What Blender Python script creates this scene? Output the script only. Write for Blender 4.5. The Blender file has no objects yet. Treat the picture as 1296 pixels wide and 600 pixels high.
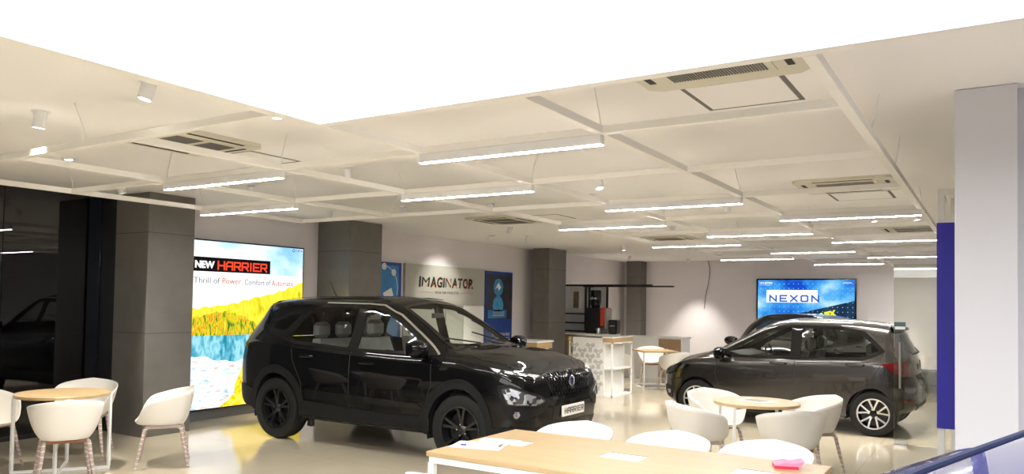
import bpy, math, random
import numpy as np
from mathutils import Vector, Matrix
from mathutils.bvhtree import BVHTree
from mathutils.geometry import delaunay_2d_cdt
random.seed(7)
scene = bpy.context.scene
COL = scene.collection
PI = math.pi
R = math.radians

# ---------------------------------------------------------------- camera
def make_camera():
    F, CY = 977.96, 352.6
    yaw, pitch, roll, h = -.557834, .031599, .016219, 1.68
    cy, sy, cp, sp, cr, sr = math.cos(yaw), math.sin(yaw), math.cos(pitch), math.sin(pitch), math.cos(roll), math.sin(roll)
    f = Vector((sy*cp, cy*cp, sp)); r0 = Vector((cy, -sy, 0)); u0 = r0.cross(f)
    r = cr*r0 + sr*u0; u = -sr*r0 + cr*u0
    cam = bpy.data.cameras.new('camera'); o = bpy.data.objects.new('camera', cam); COL.objects.link(o)
    m = Matrix((r, u, -f)).transposed().to_4x4(); m.translation = Vector((0, 0, h))
    o.matrix_world = m
    cam.sensor_width = 36; cam.sensor_fit = 'HORIZONTAL'; cam.lens = F/1296*36
    cam.shift_y = (CY-300)/1296
    cam.clip_start = .05; cam.clip_end = 200
    scene.camera = o
make_camera()
# ---------------------------------------------------------------- light and exposure
scene.view_settings.view_transform = 'Standard'
scene.view_settings.look = 'None'
scene.view_settings.gamma = 1
scene.view_settings.use_curve_mapping = False
scene.view_settings.exposure = 1.0
PANEL_E = 3.1
FIX_E = 80.0       # diffusers of the linear lights
SPOT_W = 110.0
POSTER_E = .66
world = bpy.data.worlds.new('night'); scene.world = world; world.use_nodes = True
world.node_tree.nodes['Background'].inputs[0].default_value = (.010, .011, .014, 1)
world.node_tree.nodes['Background'].inputs[1].default_value = 1

# ---------------------------------------------------------------- materials
def nodes(m):
    m.use_nodes = True
    return m.node_tree, m.node_tree.nodes['Principled BSDF']
def mat(name, c, rough=.5, metal=0, var=.06, scale=8, coat=0, bump=0, spec=.5, trans=0, ior=1.45, alpha=1, stretch=(1, 1, 1)):
    m = bpy.data.materials.new(name); nt, b = nodes(m)
    tc = nt.nodes.new('ShaderNodeTexCoord'); mp = nt.nodes.new('ShaderNodeMapping')
    mp.inputs['Scale'].default_value = stretch
    nz = nt.nodes.new('ShaderNodeTexNoise'); nz.inputs['Scale'].default_value = scale; nz.inputs['Detail'].default_value = 4
    nt.links.new(tc.outputs['Object'], mp.inputs['Vector']); nt.links.new(mp.outputs[0], nz.inputs['Vector'])
    mx = nt.nodes.new('ShaderNodeMix'); mx.data_type = 'RGBA'
    mx.inputs['A'].default_value = tuple(max(0, x*(1-var)) for x in c)+(1,)
    mx.inputs['B'].default_value = tuple(min(1, x*(1+var)) for x in c)+(1,)
    nt.links.new(nz.outputs['Fac'], mx.inputs['Factor']); nt.links.new(mx.outputs['Result'], b.inputs['Base Color'])
    b.inputs['Roughness'].default_value = rough; b.inputs['Metallic'].default_value = metal
    b.inputs['Coat Weight'].default_value = coat; b.inputs['Coat Roughness'].default_value = .03
    b.inputs['Specular IOR Level'].default_value = spec
    b.inputs['Transmission Weight'].default_value = trans; b.inputs['IOR'].default_value = ior
    if bump:
        bp = nt.nodes.new('ShaderNodeBump'); bp.inputs['Strength'].default_value = bump; bp.inputs['Distance'].default_value = .01
        nt.links.new(nz.outputs['Fac'], bp.inputs['Height']); nt.links.new(bp.outputs[0], b.inputs['Normal'])
    return m
def emit(name, c, s, c2=None, scale=4, stretch=(1, 1, 1), thr=None):
    m = bpy.data.materials.new(name); m.use_nodes = True; nt = m.node_tree
    nt.nodes.remove(nt.nodes['Principled BSDF'])
    e = nt.nodes.new('ShaderNodeEmission'); e.inputs[0].default_value = tuple(c)+(1,); e.inputs[1].default_value = s
    nt.links.new(e.outputs[0], nt.nodes['Material Output'].inputs[0])
    if c2:
        cols = [c]+list(c2) if isinstance(c2[0], (tuple, list)) else [c, c2]
        tc = nt.nodes.new('ShaderNodeTexCoord'); mp = nt.nodes.new('ShaderNodeMapping'); mp.inputs['Scale'].default_value = stretch
        nz = nt.nodes.new('ShaderNodeTexNoise'); nz.inputs['Scale'].default_value = scale; nz.inputs['Detail'].default_value = 5
        cr = nt.nodes.new('ShaderNodeValToRGB'); el = cr.color_ramp.elements
        lo, hi = thr or (.35, .65)
        for i, cc in enumerate(cols):
            p = lo+(hi-lo)*i/(len(cols)-1)
            if i == 0: el[0].position = p; el[0].color = tuple(cc)+(1,)
            elif i == len(cols)-1: el[-1].position = p; el[-1].color = tuple(cc)+(1,)
            else:
                q = el.new(p); q.color = tuple(cc)+(1,)
        nt.links.new(tc.outputs['Object'], mp.inputs['Vector']); nt.links.new(mp.outputs[0], nz.inputs['Vector'])
        nt.links.new(nz.outputs['Fac'], cr.inputs[0]); nt.links.new(cr.outputs[0], e.inputs[0])
    return m
def glass(name, c=(1, 1, 1), amount=.12, rough=.0, cap=1.0):
    "thin pane: mostly transparent with a fresnel reflection"
    m = bpy.data.materials.new(name); m.use_nodes = True; nt = m.node_tree
    nt.nodes.remove(nt.nodes['Principled BSDF'])
    t = nt.nodes.new('ShaderNodeBsdfTransparent'); t.inputs[0].default_value = tuple(c)+(1,)
    g = nt.nodes.new('ShaderNodeBsdfGlossy'); g.inputs['Roughness'].default_value = rough; g.inputs[0].default_value = (.9, .9, .9, 1)
    fr = nt.nodes.new('ShaderNodeFresnel'); fr.inputs[0].default_value = 1.5
    ad = nt.nodes.new('ShaderNodeMath'); ad.operation = 'ADD'; ad.inputs[1].default_value = amount-.04
    mx = nt.nodes.new('ShaderNodeMixShader')
    mn = nt.nodes.new('ShaderNodeMath'); mn.operation = 'MINIMUM'; mn.inputs[1].default_value = cap
    nt.links.new(fr.outputs[0], ad.inputs[0]); nt.links.new(ad.outputs[0], mn.inputs[0]); nt.links.new(mn.outputs[0], mx.inputs[0])
    nt.links.new(t.outputs[0], mx.inputs[1]); nt.links.new(g.outputs[0], mx.inputs[2])
    nt.links.new(mx.outputs[0], nt.nodes['Material Output'].inputs[0])
    return m
def wood(name, a, b_, scale=3, rough=.35, stretch=(.25, 6, 6)):
    m = mat(name, a, rough)
    nt = m.node_tree; mix = [n for n in nt.nodes if n.type == 'MIX'][0]
    mix.inputs['A'].default_value = tuple(a)+(1,); mix.inputs['B'].default_value = tuple(b_)+(1,)
    [n for n in nt.nodes if n.type == 'MAPPING'][0].inputs['Scale'].default_value = stretch
    [n for n in nt.nodes if n.type == 'TEX_NOISE'][0].inputs['Scale'].default_value = scale
    return m
M = {}
M['ceiling'] = mat('ceiling_paint', (.88, .865, .86), .9, var=.02, scale=1.5)
M['wall'] = mat('wall_paint', (.80, .76, .78), .85, var=.03, scale=1)
M['white_wall'] = mat('white_column_paint', (.60, .60, .64), .6, var=.01)
M['beam'] = mat('cream_metal', (.86, .84, .79), .5, var=.02)
M['fix'] = mat('white_aluminium', (.80, .80, .81), .4, var=.02)
M['fix_e'] = emit('linear_light_diffuser', (1, .98, .955), FIX_E)
M['panel_e'] = emit('stretch_ceiling_light', (1, 1, 1), PANEL_E)
M['tile'] = mat('grey_stone_tile', (.165, .155, .140), .42, var=.18, scale=5)
M['tile_line'] = mat('tile_joint', (.03, .028, .025), .6)
M['wood'] = wood('oak_veneer', (.42, .29, .14), (.52, .38, .21))
M['wood_edge'] = wood('oak_edge', (.42, .27, .12), (.52, .36, .18))
M['wood_brown'] = wood('brown_laminate', (.30, .19, .11), (.38, .25, .15), stretch=(6, 6, .4))
M['white_metal'] = mat('white_powder_coat', (.82, .82, .80), .35, var=.02)
M['white_lam'] = mat('white_laminate', (.80, .79, .76), .3, var=.02)
M['shell'] = mat('white_moulded_plastic', (.78, .75, .69), .38, var=.015)
M['shell_white'] = mat('bright_white_plastic', (.86, .86, .86), .38, var=.01)
M['black_metal'] = mat('black_metal', (.012, .012, .013), .4)
M['blackplastic'] = mat('black_plastic', (.02, .02, .021), .45, var=.1)
M['rubber'] = mat('tyre_rubber', (.006, .006, .006), .7, var=.15, scale=30)
M['black_paint'] = mat('black_car_paint', (.0025, .0025, .003), .5, coat=.55, var=.05, spec=.05)
M['cladding'] = mat('dark_grey_cladding', (.009, .009, .009), .6, var=.1, scale=40, spec=.25)
M['grey_paint'] = mat('grey_brown_metallic_paint', (.045, .041, .038), .26, metal=.7, coat=1, var=.05, scale=60)
M['dark_paint'] = mat('dark_grey_paint', (.010, .0095, .009), .2, coat=1)
M['blue_paint'] = mat('blue_car_paint', (.01, .02, .16), .2, coat=1, metal=.2)
M['gloss_black'] = mat('gloss_black_trim', (.006, .006, .006), .08, var=.05)
M['chrome'] = mat('chrome', (.8, .8, .8), .12, metal=1, var=.02)
M['satin'] = mat('satin_metal', (.55, .55, .55), .3, metal=1, var=.02)
M['rim_dark'] = mat('black_alloy', (.015, .015, .016), .25, metal=.3, coat=.5)
M['rim_silver'] = mat('machined_alloy', (.75, .75, .76), .25, metal=.9, var=.03)
M['car_glass'] = glass('car_window_glass', (.86, .89, .86), .04, cap=.10)
M['wind_glass'] = glass('windscreen_glass', (.95, .97, .95), .04, cap=.10)
M['dark_glass'] = glass('tinted_window_glass', (.30, .32, .31), .12)
M['lamp_glass'] = glass('lamp_lens', (.95, .95, .95), .06)
M['door_glass'] = glass('door_glass', (.84, .85, .80), .045)
M['night_glass'] = glass('night_window_glass', (.35, .36, .38), .07)
M['red_lamp'] = mat('red_lamp_plastic', (.11, .003, .003), .12, coat=1)
M['white_lamp'] = mat('clear_lamp_reflector', (.35, .36, .38), .12, metal=.9, var=1.0, scale=38, bump=1)
M['seat_grey'] = mat('plastic_wrapped_seat', (.16, .16, .15), .35, var=.35, scale=9, bump=.5)
M['interior'] = mat('dark_interior_trim', (.03, .03, .03), .6)
M['beige_trim'] = mat('light_interior_trim', (.35, .34, .30), .7)
M['blue'] = mat('royal_blue_panel', (.03, .026, .42), .5, var=.03)
M['paper'] = mat('white_paper', (.85, .85, .85), .7, var=.02)
M['pink'] = mat('pink_paper', (.85, .25, .42), .6, var=.05)
M['red'] = mat('red_card', (.65, .02, .06), .5)
M['ink_blue'] = mat('blue_ink', (.02, .03, .45), .4)
M['ac'] = mat('aged_white_plastic', (.68, .65, .53), .5, var=.03)
M['slot'] = mat('dark_slot', (.16, .15, .135), .7)
M['slotblack'] = mat('black_slot', (.02, .02, .02), .7)
M['spot_e'] = emit('spotlight_lens', (1, .95, .85), 14)
M['ink'] = mat('black_ink', (.01, .01, .01), .5)
M['white_ink'] = mat('white_print', (.8, .8, .8), .5)
M['red_ink'] = mat('red_print', (.6, .05, .03), .5)
M['navy'] = mat('navy_gloss', (.006, .010, .035), .5, spec=.1)
M['night'] = mat('dark_facade', (.012, .012, .014), .5)
M['plinth'] = mat('grey_plinth', (.17, .17, .17), .5)

def checker_wrap():
    m = mat('plastic_wrapped_wood', (.40, .32, .29), .4, var=.1); nt = m.node_tree
    b = nt.nodes['Principled BSDF']; mix = [n for n in nt.nodes if n.type == 'MIX'][0]
    wv = nt.nodes.new('ShaderNodeTexWave'); wv.inputs['Scale'].default_value = 7; wv.bands_direction = 'Z'; wv.inputs['Distortion'].default_value = 3
    wv.inputs['Detail Scale'].default_value = 2
    cr = nt.nodes.new('ShaderNodeValToRGB'); cr.color_ramp.elements[0].position = .82; cr.color_ramp.elements[0].color = (0, 0, 0, 1)
    cr.color_ramp.elements[1].position = .95
    tc = [n for n in nt.nodes if n.type == 'TEX_COORD'][0]
    nt.links.new(tc.outputs['Object'], wv.inputs['Vector']); nt.links.new(wv.outputs['Fac'], cr.inputs[0])
    mix.inputs['A'].default_value = (.42, .33, .29, 1); mix.inputs['B'].default_value = (.66, .60, .57, 1)
    nt.links.new(cr.outputs[0], mix.inputs['Factor'])
    return m
M['leg_wrap'] = checker_wrap()

def floor_mat():
    m = mat('polished_beige_floor', (.50, .44, .33), .14, var=.10, scale=1.2, spec=.9); nt = m.node_tree
    b = nt.nodes['Principled BSDF']; mix = [n for n in nt.nodes if n.type == 'MIX'][0]
    tc = [n for n in nt.nodes if n.type == 'TEX_COORD'][0]
    n2 = nt.nodes.new('ShaderNodeTexNoise'); n2.inputs['Scale'].default_value = 5; n2.inputs['Detail'].default_value = 8; n2.inputs['Distortion'].default_value = 1.5
    nt.links.new(tc.outputs['Object'], n2.inputs['Vector'])
    mr = nt.nodes.new('ShaderNodeMapRange'); mr.inputs['To Min'].default_value = .05; mr.inputs['To Max'].default_value = .17
    nt.links.new(n2.outputs['Fac'], mr.inputs['Value']); nt.links.new(mr.outputs[0], b.inputs['Roughness'])
    br = nt.nodes.new('ShaderNodeTexBrick'); br.offset = 0; br.inputs['Scale'].default_value = 1
    br.inputs['Brick Width'].default_value = 1.2; br.inputs['Row Height'].default_value = 1.2; br.inputs['Mortar Size'].default_value = .003
    br.inputs['Color1'].default_value = (1, 1, 1, 1); br.inputs['Color2'].default_value = (.97, .97, .97, 1); br.inputs['Mortar'].default_value = (.72, .70, .66, 1)
    nt.links.new(tc.outputs['Object'], br.inputs['Vector'])
    n3 = nt.nodes.new('ShaderNodeMix'); n3.data_type = 'RGBA'; n3.blend_type = 'MULTIPLY'; n3.inputs['Factor'].default_value = 1
    nt.links.new(mix.outputs['Result'], n3.inputs['A']); nt.links.new(br.outputs['Color'], n3.inputs['B'])
    nt.links.new(n3.outputs['Result'], b.inputs['Base Color'])
    return m
M['floor'] = floor_mat()
def facets():
    m = mat('faceted_lamp_reflector', (.3, .3, .3), .15, metal=.9); nt = m.node_tree; b = nt.nodes['Principled BSDF']
    tc = [n for n in nt.nodes if n.type == 'TEX_COORD'][0]
    vo = nt.nodes.new('ShaderNodeTexVoronoi'); vo.inputs['Scale'].default_value = 26
    cr = nt.nodes.new('ShaderNodeValToRGB'); cr.color_ramp.elements[0].position = .30; cr.color_ramp.elements[0].color = (.04, .04, .045, 1); cr.color_ramp.elements[1].position = .55; cr.color_ramp.elements[1].color = (.92, .94, .97, 1)
    sx = nt.nodes.new('ShaderNodeSeparateColor')
    nt.links.new(tc.outputs['Object'], vo.inputs['Vector']); nt.links.new(vo.outputs['Color'], sx.inputs[0]); nt.links.new(sx.outputs[0], cr.inputs[0]); nt.links.new(cr.outputs[0], b.inputs['Base Color'])
    bp = nt.nodes.new('ShaderNodeBump'); bp.inputs['Strength'].default_value = .8; bp.inputs['Distance'].default_value = .02
    nt.links.new(sx.outputs[1], bp.inputs['Height']); nt.links.new(bp.outputs[0], b.inputs['Normal'])
    b.inputs['Metallic'].default_value = .6
    return m
M['lamp_facets'] = facets()

# ---------------------------------------------------------------- mesh helpers
class MB:
    def __init__(s): s.v = []; s.f = []
    def add(s, vs, fs):
        n = len(s.v); s.v += [tuple(v) for v in vs]; s.f += [tuple(i+n for i in f) for f in fs]; return s
    def box(s, x0, y0, z0, x1, y1, z1, bev=0):
        if bev <= 0:
            return s.add([(x0, y0, z0), (x1, y0, z0), (x1, y1, z0), (x0, y1, z0), (x0, y0, z1), (x1, y0, z1), (x1, y1, z1), (x0, y1, z1)],
                         [(3, 2, 1, 0), (4, 5, 6, 7), (0, 1, 5, 4), (1, 2, 6, 5), (2, 3, 7, 6), (3, 0, 4, 7)])
        b = min(bev, (x1-x0)/2.1, (y1-y0)/2.1, (z1-z0)/2.1)
        vs = []
        for z, i in ((z0, b), (z0+b, 0), (z1-b, 0), (z1, b)):
            a0, a1, c0, c1 = x0+i, x1-i, y0+i, y1-i
            k = b if i == 0 else b*.3
            vs += [(a0+k, c0, z), (a1-k, c0, z), (a1, c0+k, z), (a1, c1-k, z), (a1-k, c1, z), (a0+k, c1, z), (a0, c1-k, z), (a0, c0+k, z)]
        fs = [tuple(range(7, -1, -1)), tuple(range(24, 32))]
        for l in range(3):
            for i in range(8):
                j = (i+1) % 8; fs.append((l*8+i, l*8+j, l*8+8+j, l*8+8+i))
        return s.add(vs, fs)
    def obox(s, c, ax, ay, az):
        "oriented box: centre and three half-axes"
        c, ax, ay, az = map(Vector, (c, ax, ay, az)); vs = []
        for k in (-1, 1):
            for i, j in ((-1, -1), (1, -1), (1, 1), (-1, 1)): vs.append(c+ax*i+ay*j+az*k)
        return s.add(vs, [(3, 2, 1, 0), (4, 5, 6, 7), (0, 1, 5, 4), (1, 2, 6, 5), (2, 3, 7, 6), (3, 0, 4, 7)])
    def tube(s, pts, r, n=10, cap=True):
        pts = [Vector(p) for p in pts]; rs = r if isinstance(r, (list, tuple)) else [r]*len(pts)
        base = len(s.v); prev = None; vs = []
        for i, p in enumerate(pts):
            t = (pts[min(i+1, len(pts)-1)]-pts[max(i-1, 0)]).normalized()
            a = Vector((0, 0, 1)) if abs(t.z) < .9 else Vector((1, 0, 0))
            if prev is not None: a = prev
            u = (a-t*a.dot(t)).normalized(); w = t.cross(u); prev = u
            for k in range(n):
                q = 2*PI*k/n; vs.append(p+(u*math.cos(q)+w*math.sin(q))*rs[i])
        fs = []
        for i in range(len(pts)-1):
            for k in range(n):
                l = (k+1) % n; fs.append((i*n+k, i*n+l, (i+1)*n+l, (i+1)*n+k))
        if cap: fs += [tuple(range(n-1, -1, -1)), tuple(range((len(pts)-1)*n, len(pts)*n))]
        return s.add(vs, fs)
    def lathe(s, prof, c=(0, 0, 0), axis='z', n=32, closed=False):
        vs = []; m = len(prof)
        for k in range(n):
            q = 2*PI*k/n; cs, sn = math.cos(q), math.sin(q)
            for r, h in prof:
                if axis == 'z': vs.append((c[0]+r*cs, c[1]+r*sn, c[2]+h))
                elif axis == 'y': vs.append((c[0]+r*cs, c[1]+h, c[2]+r*sn))
                else: vs.append((c[0]+h, c[1]+r*cs, c[2]+r*sn))
        fs = []
        for k in range(n):
            l = (k+1) % n
            for i in range(m if closed else m-1):
                j = (i+1) % m; fs.append((k*m+i, l*m+i, l*m+j, k*m+j))
        return s.add(vs, fs)
    def prism(s, poly, a, b, plane='xy'):
        "poly 2D extruded from a to b along the remaining axis"
        def P(u, v, w): return {'xy': (u, v, w), 'xz': (u, w, v), 'yz': (w, u, v)}[plane]
        n = len(poly)
        vs = [P(u, v, a) for u, v in poly]+[P(u, v, b) for u, v in poly]
        return s.add(vs, [tuple(range(n-1, -1, -1)), tuple(range(n, 2*n))]+[(i, (i+1) % n, n+(i+1) % n, n+i) for i in range(n)])
    def build(s, name, m, parent=None, smooth=False, loc=None, angle=40):
        me = bpy.data.meshes.new(name); me.from_pydata(s.v, [], s.f); me.validate()
        import bmesh
        bm = bmesh.new(); bm.from_mesh(me); bmesh.ops.remove_doubles(bm, verts=bm.verts, dist=1e-6)
        bmesh.ops.recalc_face_normals(bm, faces=bm.faces); bm.to_mesh(me); bm.free()
        me.materials.append(m)
        if smooth:
            for p in me.polygons: p.use_smooth = True
            try: me.set_sharp_from_angle(angle=R(angle))
            except Exception: pass
        o = bpy.data.objects.new(name, me); COL.objects.link(o)
        if parent: o.parent = parent
        if loc: o.location = loc
        return o
def tag(o, label=None, cat=None, group=None, kind=None):
    if label: o['label'] = label
    if cat: o['category'] = cat
    if group: o['group'] = group
    if kind: o['kind'] = kind
    return o
def thing(name, label, cat, loc=(0, 0, 0), rz=0, group=None):
    o = bpy.data.objects.new(name, None); COL.objects.link(o); o.location = loc; o.rotation_euler = (0, 0, rz)
    o.empty_display_size = .1
    return tag(o, label, cat, group)
def kids(o): return [c for c in bpy.data.objects if c.parent == o]
def copy_tree(o, parent=None):
    c = o.copy(); COL.objects.link(c); c.parent = parent
    for ch in kids(o): copy_tree(ch, c)
    return c
def struct(name, mb, m, **k):
    return tag(mb.build(name, m, **k), kind='structure')

# lettering ------------------------------------------------------
def text(name, s, size, m, parent, origin, right, up, width=None, shear=0, bold=0, depth=.002, align='CENTER'):
    "flat lettering; right/up are unit vectors, origin the centre of the line"
    cu = bpy.data.curves.new(name, 'FONT'); cu.body = s; cu.size = size; cu.align_x = align; cu.align_y = 'CENTER'
    cu.shear = shear; cu.offset = bold; cu.extrude = depth/2; cu.resolution_u = 3
    to = bpy.data.objects.new(name+'_curve', cu); COL.objects.link(to)
    dg = bpy.context.evaluated_depsgraph_get(); dg.update()
    me = bpy.data.meshes.new_from_object(to.evaluated_get(dg)); bpy.data.objects.remove(to); bpy.data.curves.remove(cu)
    me.name = name; me.materials.clear(); me.materials.append(m)
    xs = [v.co.x for v in me.vertices]; w = max(xs)-min(xs); cx = (max(xs)+min(xs))/2
    ys = [v.co.y for v in me.vertices]; cyy = (max(ys)+min(ys))/2
    sx = width/w if width else 1
    right, up, origin = Vector(right), Vector(up), Vector(origin); nrm = right.cross(up)
    if align != 'CENTER': cx = min(xs)
    for v in me.vertices:
        v.co = origin+right*(v.co.x-cx)*sx+up*(v.co.y-cyy)+nrm*(v.co.z+depth)
    o = bpy.data.objects.new(name, me); COL.objects.link(o); o.parent = parent
    return o
GL = {'H': [[(0, 0), (0, 1)], [(1, 0), (1, 1)], [(0, .5), (1, .5)]],
      'A': [[(0, 0), (0, .75), (.25, 1), (1, 1), (1, 0)], [(0, .45), (1, .45)]],
      'R': [[(0, 0), (0, 1), (.9, 1), (1, .9), (1, .55), (.9, .45), (0, .45)], [(.55, .45), (1, 0)]],
      'I': [[(.5, 0), (.5, 1)]],
      'E': [[(1, 0), (0, 0), (0, 1), (1, 1)], [(0, .5), (.85, .5)]],
      'N': [[(0, 0), (0, 1), (1, 0), (1, 1)]],
      'X': [[(0, 0), (1, 1)], [(0, 1), (1, 0)]],
      'O': [[(.15, 0), (0, .15), (0, .85), (.15, 1), (.85, 1), (1, .85), (1, .15), (.85, 0), (.15, 0)]]}
def strokes(name, s, h, w, gap, th, m, parent, origin, right, up, iw=.3, depth=.004):
    "angular display lettering; origin = left baseline"
    right, up, o0 = Vector(right), Vector(up), Vector(origin); nrm = right.cross(up); mb = MB(); x = 0
    for ch in s:
        ww = w*(iw if ch == 'I' else 1)
        for pl in GL[ch]:
            for (a, b), (c, d) in zip(pl[:-1], pl[1:]):
                p = o0+right*(x+a*ww)+up*(b*h); q = o0+right*(x+c*ww)+up*(d*h)
                t = (q-p).normalized(); sd = nrm.cross(t)
                mb.obox((p+q)/2+nrm*depth/2, t*((q-p).length/2+th*.5), sd*th/2, nrm*depth/2)
        x += ww+gap
    return mb.build(name, m, parent), x-gap
# ---------------------------------------------------------------- cars
def pchip(xs, ys, q):
    xs = np.array(xs, float); ys = np.array(ys, float); q = np.clip(np.array(q, float), xs[0], xs[-1])
    h = np.diff(xs); d = np.diff(ys)/h; m = np.zeros(len(xs))
    for i in range(1, len(xs)-1):
        if d[i-1]*d[i] > 0:
            w1, w2 = 2*h[i]+h[i-1], h[i]+2*h[i-1]; m[i] = (w1+w2)/(w1/d[i-1]+w2/d[i])
    m[0], m[-1] = d[0], d[-1]
    i = np.clip(np.searchsorted(xs, q, side='right')-1, 0, len(h)-1); t = (q-xs[i])/h[i]
    return ((2*t**3-3*t**2+1)*ys[i]+(t**3-2*t**2+t)*h[i]*m[i]+(-2*t**3+3*t**2)*ys[i+1]+(t**3-t**2)*h[i]*m[i+1])
def curve(spec, q):
    ks = sorted(spec); return pchip(ks, [spec[k] for k in ks], q)
def sstep(a, b, x):
    t = np.clip((x-a)/(b-a), 0, 1); return t*t*(3-2*t)
def pip(x, y, poly):
    c = False; j = len(poly)-1
    for i in range(len(poly)):
        xi, yi = poly[i][0], poly[i][1]; xj, yj = poly[j][0], poly[j][1]
        if (yi > y) != (yj > y) and x < (xj-xi)*(y-yi)/(yj-yi)+xi: c = not c
        j = i
    return c
def dense(poly, step, closed=True):
    out = []; n = len(poly)
    for i in range(n if closed else n-1):
        a, b = Vector(poly[i]), Vector(poly[(i+1) % n]); k = max(1, int((b-a).length/step))
        for t in range(k): out.append(a.lerp(b, t/k))
    if not closed: out.append(Vector(poly[-1]))
    return out
def rounded(poly, r=.03, n=4):
    out = []; L = len(poly)
    for i in range(L):
        p0, p, p1 = Vector(poly[i-1]), Vector(poly[i]), Vector(poly[(i+1) % L])
        a, b = p0-p, p1-p; rr = min(r, a.length*.45, b.length*.45); a = p+a.normalized()*rr; b = p+b.normalized()*rr
        for k in range(n+1):
            t = k/n; out.append(a*(1-t)**2+p*2*t*(1-t)+b*t*t)
    return out

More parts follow.
